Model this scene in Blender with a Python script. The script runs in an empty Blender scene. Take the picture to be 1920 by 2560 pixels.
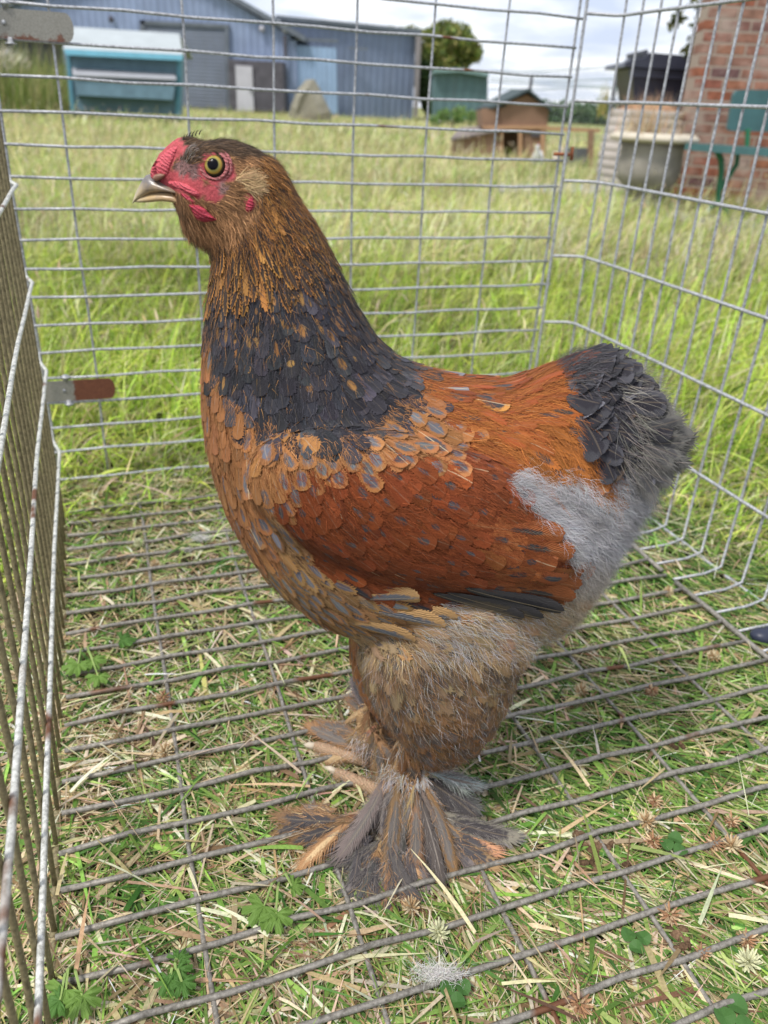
import bpy, math, random
import numpy as np
from mathutils import Vector, Matrix
from mathutils.bvhtree import BVHTree
from mathutils.kdtree import KDTree

random.seed(7)
rng = np.random.default_rng(11)
scene = bpy.context.scene
COL = scene.collection

# ------------------------------------------------------------------ camera
F = 1940.0                      # focal length in pixels of the 1920 x 2560 photograph
H = 0.635                       # eye height in metres
_v = np.array([770 - 960, 4980 - 1280, F]); DN = _v / np.linalg.norm(_v)
_z = np.array([0, 0, 1.0]); FW = _z - DN * _z.dot(DN); FW /= np.linalg.norm(FW)
RT = np.cross(DN, FW)

def to_world(c):                # camera-frame vector (right, down, forward) to world
    c = np.asarray(c, float)
    return np.array([c @ RT, c @ FW, -(c @ DN)])

cam_d = bpy.data.cameras.new('camera')
cam = bpy.data.objects.new('camera', cam_d); COL.objects.link(cam)
X = to_world((1, 0, 0)); Yv = to_world((0, -1, 0)); Zv = to_world((0, 0, -1))
cam.matrix_world = Matrix(((X[0], Yv[0], Zv[0], 0), (X[1], Yv[1], Zv[1], 0), (X[2], Yv[2], Zv[2], H), (0, 0, 0, 1)))
cam_d.sensor_fit = 'VERTICAL'; cam_d.sensor_height = 7.6; cam_d.sensor_width = 5.7
cam_d.lens = 7.6 * F / 2560.0
cam_d.clip_start = 0.01; cam_d.clip_end = 2000
cam_d.dof.use_dof = True; cam_d.dof.focus_distance = 0.63; cam_d.dof.aperture_fstop = 1.45
scene.camera = cam

def ray(x, y):
    return to_world((x - 960, y - 1280, F))
def G(x, y, z=0.0):             # point of the level z seen at photo pixel x, y
    r = ray(x, y); t = (z - H) / r[2]
    return Vector((r[0] * t, r[1] * t, z))
def AT(x, y, Y):                # point of the upright plane at distance Y
    r = ray(x, y); t = Y / r[1]
    return Vector((r[0] * t, Y, H + r[2] * t))
K = 1920 / 1659.0
def GD(x, y, z=0.0): return G(x * K, y * K, z)
def AD(x, y, Y): return AT(x * K, y * K, Y)
_M = np.array([to_world((1, 0, 0)), to_world((0, 1, 0)), to_world((0, 0, 1))])
def proj(P):                    # world points to survey pixels (1659 wide)
    P = np.atleast_2d(np.asarray(P, float)) - np.array([0, 0, H])
    c = P @ _M.T
    return np.stack([(c[:, 0] / c[:, 2] * F + 960) / K, (c[:, 1] / c[:, 2] * F + 1280) / K], 1)

# ------------------------------------------------------------------ light
SUN_EL, SUN_AZ = math.radians(58), math.radians(-135)     # azimuth from +Y, clockwise
world = bpy.data.worlds.new('World'); scene.world = world; world.use_nodes = True
wn, wl = world.node_tree.nodes, world.node_tree.links
wn.clear()
w_out = wn.new('ShaderNodeOutputWorld'); w_bg = wn.new('ShaderNodeBackground')
w_bg.inputs['Strength'].default_value = 0.085
sky = wn.new('ShaderNodeTexSky'); sky.sky_type = 'NISHITA'; sky.sun_disc = False
sky.sun_elevation = SUN_EL; sky.sun_rotation = SUN_AZ; sky.dust_density = 2.0; sky.ozone_density = 1.5
w_tc = wn.new('ShaderNodeTexCoord'); w_sep = wn.new('ShaderNodeSeparateXYZ')
wl.new(w_tc.outputs['Generated'], w_sep.inputs[0])
def wmath(op, a, b):
    n = wn.new('ShaderNodeMath'); n.operation = op
    for i, s in enumerate((a, b)):
        if isinstance(s, (int, float)): n.inputs[i].default_value = s
        else: wl.new(s, n.inputs[i])
    return n.outputs[0]
zz = wmath('ADD', wmath('MAXIMUM', w_sep.outputs[2], 0.0), 0.12)
w_cmb = wn.new('ShaderNodeCombineXYZ')
wl.new(wmath('DIVIDE', w_sep.outputs[0], zz), w_cmb.inputs[0])
wl.new(wmath('DIVIDE', w_sep.outputs[1], zz), w_cmb.inputs[1])
w_no = wn.new('ShaderNodeTexNoise'); w_no.inputs['Scale'].default_value = 1.5
w_no.inputs['Detail'].default_value = 7; w_no.inputs['Roughness'].default_value = 0.55
wl.new(w_cmb.outputs[0], w_no.inputs['Vector'])
w_r = wn.new('ShaderNodeValToRGB')
w_r.color_ramp.elements[0].position = 0.34; w_r.color_ramp.elements[0].color = (6.2, 7.0, 8.8, 1)
w_r.color_ramp.elements[1].position = 0.62; w_r.color_ramp.elements[1].color = (11.6, 11.8, 12.2, 1)
e = w_r.color_ramp.elements.new(0.46); e.color = (7.8, 8.4, 9.6, 1)
wl.new(w_no.outputs[0], w_r.inputs[0])
w_mix = wn.new('ShaderNodeMixRGB'); w_mix.inputs[0].default_value = 0.86
wl.new(sky.outputs[0], w_mix.inputs[1]); wl.new(w_r.outputs[0], w_mix.inputs[2])
wl.new(w_mix.outputs[0], w_bg.inputs['Color']); wl.new(w_bg.outputs[0], w_out.inputs[0])

sun_d = bpy.data.lights.new('sun', 'SUN'); sun_d.energy = 2.6; sun_d.angle = math.radians(12)
sun_d.color = (1.0, 0.96, 0.9)
sun = bpy.data.objects.new('sun', sun_d); COL.objects.link(sun)
sd = Vector((math.sin(SUN_AZ) * math.cos(SUN_EL), math.cos(SUN_AZ) * math.cos(SUN_EL), math.sin(SUN_EL)))
sun.rotation_euler = sd.to_track_quat('Z', 'Y').to_euler()
scene.view_settings.view_transform = 'Standard'; scene.view_settings.look = 'None'
scene.view_settings.gamma = 1; scene.view_settings.exposure = 0.52
scene.cycles.max_bounces = 6; scene.cycles.diffuse_bounces = 3; scene.cycles.glossy_bounces = 2
scene.cycles.transparent_max_bounces = 8

# ------------------------------------------------------------------ helpers
def empty(name, loc=(0, 0, 0)):
    o = bpy.data.objects.new(name, None); COL.objects.link(o); o.location = loc
    o.empty_display_size = 0.05
    return o
def tag(o, label=None, cat=None, group=None, kind=None):
    if label: o['label'] = label
    if cat: o['category'] = cat
    if group: o['group'] = group
    if kind: o['kind'] = kind
    return o
class Geo:
    """collects world-space pieces, then links them as one mesh"""
    def __init__(s): s.V = []; s.F = []; s.n = 0; s.C = []; s.haveC = False
    def add(s, V, Fs, col=None):
        V = np.asarray(V, float).reshape(-1, 3)
        s.V.append(V); s.F.extend([tuple(i + s.n for i in f) for f in Fs]); s.n += len(V)
        if col is not None: s.haveC = True
        s.C.append(np.tile(np.array(col if col is not None else (1, 1, 1), float)[:3], (len(V), 1)))
        return s
    def box(s, c, size, rz=0.0, col=None, taper=1.0, rx=0.0):
        hx, hy, hz = size[0] / 2, size[1] / 2, size[2] / 2
        v = [(x * hx * (taper if z > 0 else 1), y * hy * (taper if z > 0 else 1), z * hz) for z in (-1, 1) for y in (-1, 1) for x in (-1, 1)]
        m = Matrix.Translation(Vector(c)) @ Matrix.Rotation(rz, 4, 'Z') @ Matrix.Rotation(rx, 4, 'X')
        v = [tuple(m @ Vector(p)) for p in v]
        return s.add(v, [(0, 2, 3, 1), (4, 5, 7, 6), (0, 1, 5, 4), (2, 6, 7, 3), (0, 4, 6, 2), (1, 3, 7, 5)], col)
    def tube(s, pts, r, n=6, caps=True, col=None, flat=1.0):
        P = np.array([tuple(p) for p in pts], float); m = len(P)
        R = np.full(m, r) if np.isscalar(r) else np.asarray(r, float)
        T = np.gradient(P, axis=0); T /= np.linalg.norm(T, axis=1, keepdims=True) + 1e-12
        up = np.array([0, 0, 1.0]) if abs(T[0][2]) < 0.9 else np.array([0, 1.0, 0])
        V = []
        A = np.cross(T[0], up); A /= np.linalg.norm(A)
        for i in range(m):
            A = A - T[i] * A.dot(T[i]); A /= np.linalg.norm(A) + 1e-12
            B = np.cross(T[i], A)
            a = np.arange(n) * 2 * math.pi / n
            V.append(P[i] + R[i] * (np.cos(a)[:, None] * A + flat * np.sin(a)[:, None] * B))
        V = np.concatenate(V)
        Fs = [(i * n + j, i * n + (j + 1) % n, (i + 1) * n + (j + 1) % n, (i + 1) * n + j) for i in range(m - 1) for j in range(n)]
        if caps: Fs += [tuple(range(n - 1, -1, -1)), tuple((m - 1) * n + j for j in range(n))]
        return s.add(V, Fs, col)
    def prism(s, poly, d, col=None):
        """poly: 3D points of a flat outline; d: extrusion vector"""
        n = len(poly); d = np.array(tuple(d), float)
        P = np.array([tuple(p) for p in poly], float)
        return s.add(np.concatenate([P, P + d]), [tuple(range(n - 1, -1, -1)), tuple(range(n, 2 * n))] + [(i, (i + 1) % n, n + (i + 1) % n, n + i) for i in range(n)], col)
    def lathe(s, c, prof, n=24, col=None):
        V = [(c[0] + r * math.cos(2 * math.pi * j / n), c[1] + r * math.sin(2 * math.pi * j / n), c[2] + z) for r, z in prof for j in range(n)]
        m = len(prof)
        return s.add(V, [(i * n + j, i * n + (j + 1) % n, (i + 1) * n + (j + 1) % n, (i + 1) * n + j) for i in range(m - 1) for j in range(n)] + [tuple(range(n - 1, -1, -1)), tuple((m - 1) * n + j for j in range(n))], col)
    def ball(s, c, r, sub=2, col=None, rough=0.0, rot=None):
        import bmesh
        bm = bmesh.new(); bmesh.ops.create_icosphere(bm, subdivisions=sub, radius=1)
        V = np.array([v.co[:] for v in bm.verts]); Fs = [tuple(v.index for v in f.verts) for f in bm.faces]; bm.free()
        if rough: V *= (1 + rng.normal(0, rough, (len(V), 1)))
        V = V * np.array(r if hasattr(r, '__len__') else (r, r, r))
        if rot is not None: V = V @ np.array(rot.to_3x3()).T
        return s.add(V + np.array(tuple(c)), Fs, col)
    def build(s, name, mat, parent=None, smooth=False):
        me = bpy.data.meshes.new(name)
        V = np.concatenate(s.V) if s.V else np.zeros((0, 3))
        if parent is not None: V = V - np.array(parent_loc(parent))
        me.from_pydata(V.tolist(), [], s.F); me.update()
        if s.haveC:
            a = me.color_attributes.new('Col', 'FLOAT_COLOR', 'POINT')
            C = np.concatenate(s.C); a.data.foreach_set('color', np.concatenate([C, np.ones((len(C), 1))], 1).ravel().astype(np.float32))
        if smooth: me.polygons.foreach_set('use_smooth', [True] * len(me.polygons))
        o = bpy.data.objects.new(name, me); COL.objects.link(o)
        if mat: me.materials.append(mat)
        if parent is not None: o.parent = parent
        return o
def parent_loc(o):
    l = Vector(o.location); p = o.parent
    while p is not None: l = l + Vector(p.location); p = p.parent
    return tuple(l)
def np_mesh(name, V, Q, T=None, mat=None, parent=None, attrs=None, uv=None, smooth=False):
    """fast builder: V (n,3), Q quads (m,4), T triangles (k,3), attrs {name:(n,3)}, uv per vertex"""
    if parent is not None: V = V - np.array(parent_loc(parent))
    me = bpy.data.meshes.new(name)
    me.vertices.add(len(V)); me.vertices.foreach_set('co', V.astype(np.float32).ravel())
    Q = np.asarray(Q, np.int32).reshape(-1, 4); T = np.zeros((0, 3), np.int32) if T is None else np.asarray(T, np.int32).reshape(-1, 3)
    L = np.concatenate([Q.ravel(), T.ravel()])
    me.loops.add(len(L)); me.loops.foreach_set('vertex_index', L)
    me.polygons.add(len(Q) + len(T))
    starts = np.concatenate([np.arange(len(Q)) * 4, len(Q) * 4 + np.arange(len(T)) * 3]).astype(np.int32)
    me.polygons.foreach_set('loop_start', starts)
    try: me.polygons.foreach_set('loop_total', np.concatenate([np.full(len(Q), 4), np.full(len(T), 3)]).astype(np.int32))
    except Exception: pass
    me.update(calc_edges=True)
    for k, A in (attrs or {}).items():
        a = me.color_attributes.new(k, 'FLOAT_COLOR', 'POINT')
        A = np.asarray(A, np.float32)
        if A.shape[1] == 3: A = np.concatenate([A, np.ones((len(A), 1), np.float32)], 1)
        a.data.foreach_set('color', A.ravel())
    if uv is not None:
        l = me.uv_layers.new(name='UVMap'); l.data.foreach_set('uv', uv[L].astype(np.float32).ravel())
    if smooth: me.polygons.foreach_set('use_smooth', np.ones(len(me.polygons), bool))
    o = bpy.data.objects.new(name, me); COL.objects.link(o)
    if mat: me.materials.append(mat)
    if parent is not None: o.parent = parent
    return o

# node shortcuts
class NT:
    def __init__(s, name, rough=0.7, spec=0.3, metal=0.0):
        s.m = bpy.data.materials.new(name); s.m.use_nodes = True
        s.n, s.l = s.m.node_tree.nodes, s.m.node_tree.links
        s.b = s.n['Principled BSDF']
        s.b.inputs['Roughness'].default_value = rough
        s.b.inputs['Specular IOR Level'].default_value = spec; s.b.inputs['Metallic'].default_value = metal
    def put(s, sock, v):
        if isinstance(v, (int, float)): sock.default_value = v
        elif isinstance(v, tuple): sock.default_value = v if len(v) == len(sock.default_value) else (*v, 1)
        else: s.l.new(v, sock)
    def math(s, op, a, b=0.0, c=0.0, clamp=False):
        n = s.n.new('ShaderNodeMath'); n.operation = op; n.use_clamp = clamp
        for i, v in enumerate((a, b, c)): s.put(n.inputs[i], v)
        return n.outputs[0]
    def obj(s):
        return s.n.new('ShaderNodeTexCoord').outputs['Object']
    def pos(s): return s.n.new('ShaderNodeNewGeometry').outputs['Position']
    def vmul(s, v, k):
        n = s.n.new('ShaderNodeVectorMath'); n.operation = 'MULTIPLY'; s.put(n.inputs[0], v); n.inputs[1].default_value = k
        return n.outputs[0]
    def noise(s, scale, vec=None, detail=3, rough=0.5):
        n = s.n.new('ShaderNodeTexNoise'); n.inputs['Scale'].default_value = scale
        n.inputs['Detail'].default_value = detail; n.inputs['Roughness'].default_value = rough
        s.l.new(vec if vec is not None else s.pos(), n.inputs['Vector']); return n.outputs[0]
    def ramp(s, f, stops):
        n = s.n.new('ShaderNodeValToRGB'); s.put(n.inputs[0], f)
        el = n.color_ramp.elements
        while len(el) < len(stops): el.new(0.5)
        for e_, (p, c) in zip(el, stops): e_.position = p; e_.color = (*c, 1) if len(c) == 3 else c
        return n.outputs[0]
    def mix(s, f, a, b, mode='MIX'):
        n = s.n.new('ShaderNodeMixRGB'); n.blend_type = mode
        s.put(n.inputs[0], f); s.put(n.inputs[1], a); s.put(n.inputs[2], b); return n.outputs[0]
    def attr(s, name):
        n = s.n.new('ShaderNodeAttribute'); n.attribute_name = name; return n.outputs['Color']
    def bump(s, h, dist=0.002, st=0.5):
        n = s.n.new('ShaderNodeBump'); n.inputs['Strength'].default_value = st; n.inputs['Distance'].default_value = dist
        s.l.new(h, n.inputs['Height']); s.l.new(n.outputs[0], s.b.inputs['Normal'])
    def col(s, c): s.put(s.b.inputs['Base Color'], c); return s
def simple(name, c, rough=0.7, var=0.15, scale=8, spec=0.3, metal=0.0, bump=0.0):
    t = NT(name, rough, spec, metal)
    c = np.array(c); f = t.noise(scale, t.obj(), 4, 0.6)
    t.col(t.ramp(f, [(0.3, tuple(c * (1 - var))), (0.7, tuple(np.minimum(c * (1 + var), 1)))]))
    if bump: t.bump(f, bump, 0.6)
    return t.m
def vcol(name, rough=0.7, spec=0.25, sub=0.0, nscale=60, var=0.25):
    t = NT(name, rough, spec)
    f = t.noise(nscale, None, 3)
    t.col(t.mix(1.0, t.attr('Col'), t.ramp(f, [(0.3, (1 - var,) * 3), (0.7, (1 + var,) * 3)]), 'MULTIPLY'))
    return t.m
# ------------------------------------------------------------------ ground and grass
TH = math.radians(20.4)
CU = Vector((math.cos(TH), math.sin(TH), 0)); CV = Vector((-math.sin(TH), math.cos(TH), 0))
def UV(u, v, z): return CU * u + CV * v + Vector((0, 0, z))

t = NT('turf_soil', 0.95, 0.1)
f1 = t.noise(2.2, None, 5, 0.6); f2 = t.noise(90, None, 4, 0.7); f3 = t.noise(0.25, None, 3, 0.6)
c = t.ramp(f2, [(0.3, (0.012, 0.009, 0.006)), (0.55, (0.035, 0.032, 0.015)), (0.75, (0.08, 0.06, 0.035))])
far = t.mix(t.ramp(f3, [(0.35, (0, 0, 0)), (0.65, (1, 1, 1))]), (0.14, 0.19, 0.05), (0.30, 0.27, 0.12))
sepn = t.n.new('ShaderNodeSeparateXYZ'); t.l.new(t.pos(), sepn.inputs[0])
dist = t.math('DIVIDE', t.math('SUBTRACT', sepn.outputs[1], 1.6), 5.0, clamp=True)
t.col(t.mix(dist, c, far)); t.bump(f2, 0.01, 0.5)
gm = Geo()
nx = [-400, -60, -20, -8, -3, -1, 0, 1, 3, 8, 20, 60, 400]; ny = [-3, -1, 0, 1, 2, 4, 8, 16, 30, 60, 150, 900]
gv = [(x, y, -0.004) for y in ny for x in nx]
gf = [(j * 13 + i, j * 13 + i + 1, (j + 1) * 13 + i + 1, (j + 1) * 13 + i) for j in range(11) for i in range(12)]
gm.add(gv, gf)
tag(gm.build('ground', t.m), kind='structure')

def blades(P, az, el, L, W, bend, roll, seg=3, tipw=0.12, zmin=0.002):
    n = len(P); s = np.linspace(0, 1, seg + 1)
    hx = np.cos(az)[:, None]; hy = np.sin(az)[:, None]
    hd = L[:, None] * (np.cos(el)[:, None] * s + bend[:, None] * s ** 2 * 0.6)
    vz = L[:, None] * (np.sin(el)[:, None] * s - bend[:, None] * s ** 2)
    C = np.stack([P[:, 0:1] + hd * hx, P[:, 1:2] + hd * hy, np.maximum(P[:, 2:3] + vz, zmin)], 2)
    w = W[:, None] * np.interp(s, [0, 0.35, 1], [0.8, 1, tipw]) * 0.5
    sx = -np.sin(az) * np.cos(roll); sy = np.cos(az) * np.cos(roll); sz = np.sin(roll)
    S = np.stack([sx, sy, sz], 1)[:, None, :] * w[:, :, None]
    V = np.stack([C - S, C + S], 2).reshape(n, -1, 3)
    k = (seg + 1) * 2
    q = np.array([[2 * i, 2 * i + 1, 2 * i + 3, 2 * i + 2] for i in range(seg)])
    Q = (np.arange(n)[:, None, None] * k + q[None]).reshape(-1, 4)
    return V.reshape(-1, 3), Q, k
def pick(n, table):
    """table of (weight, rgb): a colour for each blade with scatter"""
    w = np.array([a[0] for a in table], float); w /= w.sum()
    i = rng.choice(len(table), n, p=w); c = np.array([a[1] for a in table])[i]
    return np.clip(c * np.exp(rng.normal(0, 0.22, (n, 1))) * np.exp(rng.normal(0, 0.07, (n, 3))), 0, 0.85)
tg = NT('grass_blades', 0.65, 0.15)
fb = tg.noise(400, None, 2)
tg.col(tg.mix(1.0, tg.attr('Col'), tg.ramp(fb, [(0.3, (0.8,) * 3), (0.7, (1.15,) * 3)]), 'MULTIPLY'))
tr = tg.n.new('ShaderNodeBsdfTranslucent'); tg.l.new(tg.attr('Col'), tr.inputs['Color'])
mx = tg.n.new('ShaderNodeMixShader'); mx.inputs[0].default_value = 0.3
tg.l.new(tg.b.outputs[0], mx.inputs[1]); tg.l.new(tr.outputs[0], mx.inputs[2])
tg.l.new(mx.outputs[0], tg.n['Material Output'].inputs[0])
M_GRASS = tg.m

def vnoise(x, y, sc, seed=0):      # smooth pseudo-noise -1..1
    return (np.sin(x * sc * 1.7 + seed) * np.cos(y * sc * 1.3 + seed * 2.1) + np.sin(x * sc * 0.7 - y * sc * 1.9 + seed * 3.3) + np.sin((x + y) * sc * 2.9 + seed)) / 3
def grass_obj(name, parts, label, cat='grass'):
    Vs, Qs, Cs, off = [], [], [], 0
    for V, Q, k, C in parts:
        Vs.append(V); Qs.append(Q + off); Cs.append(np.repeat(C, k, 0)); off += len(V)
    o = np_mesh(name, np.concatenate(Vs), np.concatenate(Qs), None, M_GRASS, None, {'Col': np.concatenate(Cs)})
    return tag(o, label, cat, kind='stuff')
GREEN = [(3, (0.15, 0.27, 0.055)), (3, (0.25, 0.38, 0.085)), (2.5, (0.075, 0.16, 0.035)), (1.5, (0.42, 0.50, 0.17))]
STRAW = [(3, (0.56, 0.44, 0.26)), (2.5, (0.74, 0.65, 0.45)), (1.5, (0.38, 0.27, 0.15)), (0.7, (0.22, 0.14, 0.08))]
def wedge(n, y0, y1, power=1.0, marg=0.12):
    y = y0 + (y1 - y0) * rng.random(n) ** power
    hw = 0.555 * y + marg
    return (rng.random(n) * 2 - 1) * hw + 0.0, y

# short trampled turf of the pen
parts = []
n = 52000
y = 0.16 + (1.75 - 0.16) * rng.random(n) ** 1.25; x = (rng.random(n) * 2 - 1) * (0.54 * y + 0.17)
v = -x * math.sin(TH) + y * math.cos(TH); keep = v < 1.42
x, y = x[keep], y[keep]; n = len(x)
pat = vnoise(x, y, 9, 1.3); right = np.clip((x - 0.05) * 3, -1, 1)
isg = rng.random(n) < np.clip(0.60 + 0.17 * right + 0.22 * pat, 0.25, 0.9)
col = np.where(isg[:, None], pick(n, GREEN), pick(n, STRAW))
az = np.where(rng.random(n) < 0.5 + 0.25 * right, -0.75 + 0.9 * vnoise(x, y, 5, 4) + rng.normal(0, 0.45, n), rng.random(n) * 6.283)
az += (rng.random(n) < 0.5) * math.pi * (rng.random(n) < 0.35)
el = np.clip(rng.normal(0.32, 0.28, n), 0.0, 1.3)
L = np.exp(rng.normal(np.log(0.038), 0.42, n)); W = np.clip(rng.normal(0.0026, 0.0009, n), 0.0011, 0.0055)
P = np.stack([x, y, rng.random(n) * 0.012], 1)
V_, Q_, k_ = blades(P, az, el, L, W, np.clip(el * 0.9 + rng.normal(0, .2, n), 0, 1), rng.normal(0, 0.6, n))
parts.append((V_, Q_, k_, col))
# broad blades and long straws
n = 1700
y = 0.2 + 1.4 * rng.random(n) ** 1.2; x = (rng.random(n) * 2 - 1) * (0.54 * y + 0.12)
isg = rng.random(n) < 0.45
col = np.where(isg[:, None], pick(n, GREEN), pick(n, STRAW))
V_, Q_, k_ = blades(np.stack([x, y, 0.004 + rng.random(n) * 0.014], 1), rng.random(n) * 6.283, np.clip(rng.normal(0.25, 0.2, n), 0, 1), np.exp(rng.normal(np.log(0.062), 0.35, n)),
                    rng.uniform(0.0035, 0.0068, n), rng.random(n) * 0.6, rng.normal(0, 0.5, n), 4)
parts.append((V_, Q_, k_, col))
# fine stems and thatch
n = 9000
y = 0.16 + 1.5 * rng.random(n) ** 1.2; x = (rng.random(n) * 2 - 1) * (0.54 * y + 0.12)
V_, Q_, k_ = blades(np.stack([x, y, 0.002 + rng.random(n) * 0.02], 1), rng.random(n) * 6.283, rng.normal(0.1, 0.2, n), np.exp(rng.normal(np.log(0.05), 0.4, n)),
                    np.full(n, 0.0009), rng.random(n) * 0.3, rng.normal(0, 0.4, n), 3)
parts.append((V_, Q_, k_, pick(n, STRAW + [(2, (0.2, 0.3, 0.1))])))
parts = [(np.concatenate([V[:, :2], (0.0115 * (1 - np.exp(-np.maximum(V[:, 2:3], 0) / 0.0115)) + np.where(rng.random((len(V) // k, 1)) < 0.05, 0.3, 0.0).repeat(k, 0) * V[:, 2:3])], 1), Q, k, C) for V, Q, k, C in parts]
grass_obj('short_grass', parts, 'short trampled green grass and pale straw under the wire floor of the pen')

# long grass outside the pen, in rings of falling density
parts = []
def tall(n, y0, y1, hgt, wid, table, power=1.0, el0=1.15, seg=4, marg=0.3, vmin=1.36, bend=0.35):
    x, y = wedge(n, y0, y1, power, marg)
    u = x * math.cos(TH) + y * math.sin(TH); v = -x * math.sin(TH) + y * math.cos(TH)
    inside = (v < vmin) & (u > -0.14) & (u < 0.93)
    ks = ~inside; x, y = x[ks], y[ks]; n = len(x)
    hh = hgt * np.exp(rng.normal(0, 0.3, n)) * (1 + 0.35 * vnoise(x, y, 1.6, 2))
    c = pick(n, table); c *= (1 + 0.28 * vnoise(x, y, 0.9, 5) + 0.16 * vnoise(x, y, 3.7, 1))[:, None]
    V, Q, k = blades(np.stack([x, y, np.zeros(n)], 1), -0.5 + rng.normal(0, 1.3, n), np.clip(rng.normal(el0, 0.25, n), 0.3, 1.5), hh, wid * np.exp(rng.normal(0, 0.3, n)),
                     np.abs(rng.normal(bend, 0.2, n)), rng.normal(0, 0.5, n), seg)
    parts.append((V, Q, k, np.clip(c, 0, 0.85)))
LUSH = [(4, (0.39, 0.53, 0.075)), (3, (0.54, 0.64, 0.14)), (2, (0.19, 0.31, 0.04)), (1.2, (0.60, 0.53, 0.32)), (1.2, (0.50, 0.50, 0.22)), (0.8, (0.55, 0.46, 0.28))]
MIDF = [(3, (0.36, 0.50, 0.10)), (3, (0.52, 0.58, 0.18)), (4, (0.66, 0.60, 0.33)), (3, (0.70, 0.62, 0.41))]
FARF = [(2, (0.36, 0.45, 0.13)), (3, (0.60, 0.57, 0.29)), (4, (0.66, 0.58, 0.35)), (1, (0.25, 0.35, 0.09))]
tall(7000, 0.9, 1.5, 0.034, 0.0028, GREEN + [(4, (0.56, 0.46, 0.28))], 1.0, 0.7, vmin=1.02)
tall(7000, 1.1, 1.6, 0.052, 0.0030, LUSH + [(3, (0.56, 0.46, 0.28))], 1.0, 0.8, vmin=1.22)
tall(15000, 0.9, 2.1, 0.075, 0.0030, LUSH, 1.0, 1.0)
tall(26000, 1.5, 3.6, 0.13, 0.0035, LUSH, 1.0, 1.15)
tall(20000, 3.2, 7.0, 0.17, 0.0055, MIDF, 1.0, 1.2)
tall(18000, 6.5, 15.0, 0.20, 0.010, FARF, 1.1, 1.2, 3, 0.5)
tall(16000, 14.0, 44.0, 0.24, 0.022, FARF, 1.2, 1.2, 2, 1.0)
grass_obj('long_grass', parts, 'long bright green grass of the field beyond the pen')
# seed heads standing above the long grass: stem plus a spindle of husks
parts = []
def seeds(n, y0, y1, hgt, s, tone=1.0):
    x, y = wedge(n, y0, y1, 1.1, 0.3)
    u = x * math.cos(TH) + y * math.sin(TH); v = -x * math.sin(TH) + y * math.cos(TH)
    ks = ~((v < 1.45) & (u > -0.2) & (u < 0.98)); x, y = x[ks], y[ks]; n = len(x)
    az = rng.normal(2.4, 0.9, n); el = rng.normal(1.2, 0.18, n); hh = hgt * rng.uniform(0.7, 1.25, n)
    P = np.stack([x, y, np.zeros(n)], 1)
    c = pick(n, [(2, (0.62, 0.54, 0.36)), (1, (0.66, 0.60, 0.44)), (1, (0.45, 0.43, 0.22))]) * tone
    bd = np.zeros(n) + 0.08
    V, Q, k = blades(P, az, el, hh, np.full(n, 0.0014 * s), bd, np.zeros(n), 3); parts.append((V, Q, k, c * 0.75))
    hd = hh * (np.cos(el) + 0.048); T = P + np.stack([hd * np.cos(az), hd * np.sin(az), hh * (np.sin(el) - 0.08)], 1)
    for rl in (0.0, 0.8, -0.8, 1.57):
        V, Q, k = blades(T - np.array([0, 0, 0.01]), az, el - 0.15, np.full(n, 0.034 * s), np.full(n, 0.0062 * s), np.full(n, 0.15), np.full(n, rl), 3, 0.25)
        parts.append((V, Q, k, c))
seeds(330, 1.7, 4.5, 0.19, 1.0); seeds(620, 4.0, 10.0, 0.27, 1.25); seeds(900, 9.0, 24.0, 0.34, 2.2, 0.95)
grass_obj('seeding_grass', parts, 'pale dry seed heads nodding above the long grass')

# ------------------------------------------------------------------ wire cage
def wire_mat(name, base, dark, rust=0.5, rough=0.5, metal=0.35):
    t = NT(name, rough, 0.45, metal)
    a = t.noise(220, None, 4, 0.7); b = t.noise(9, None, 3, 0.6)
    c = t.ramp(a, [(0.32, dark), (0.55, base), (0.8, tuple(min(1, k * 1.5) for k in base))])
    r = t.ramp(b, [(rust, (0, 0, 0)), (rust + 0.05, (1, 1, 1))])
    t.col(t.mix(r, c, t.mix(a, (0.20, 0.085, 0.04), (0.11, 0.05, 0.028)))); t.bump(a, 0.0008, 0.6)
    return t.m
M_GALV = wire_mat('galvanised_wire', (0.36, 0.37, 0.38), (0.17, 0.17, 0.18), 0.66)
M_GALVR = wire_mat('galvanised_wire_far', (0.44, 0.45, 0.47), (0.20, 0.20, 0.21), 0.68)
M_DULL = wire_mat('weathered_wire', (0.27, 0.25, 0.22), (0.12, 0.108, 0.09), 0.60, 0.6)
M_MUD = wire_mat('muddy_wire', (0.22, 0.185, 0.10), (0.10, 0.08, 0.04), 0.68, 0.65, 0.1)

cage = empty('wire_cage', UV(0.34, 0.7, 0)); tag(cage, 'galvanised wire pen with bolted panels standing round the hen on the grass', 'cage')
def wob(k, a=0.0012): return math.sin(k * 12.9898) * a
def line(g, a, b, r, n=7, k=0, seg=10, amp=0.0012, col=None):
    a = Vector(a); b = Vector(b); pts = []
    for i in range(seg + 1):
        f = i / seg; p = a.lerp(b, f)
        p += Vector((wob(k + i * 0.37 + 1, amp), wob(k * 1.7 + i * 0.31, amp), wob(k * 2.3 + i * 0.29, amp)))
        pts.append(p)
    g.tube(pts, r, n)
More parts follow.
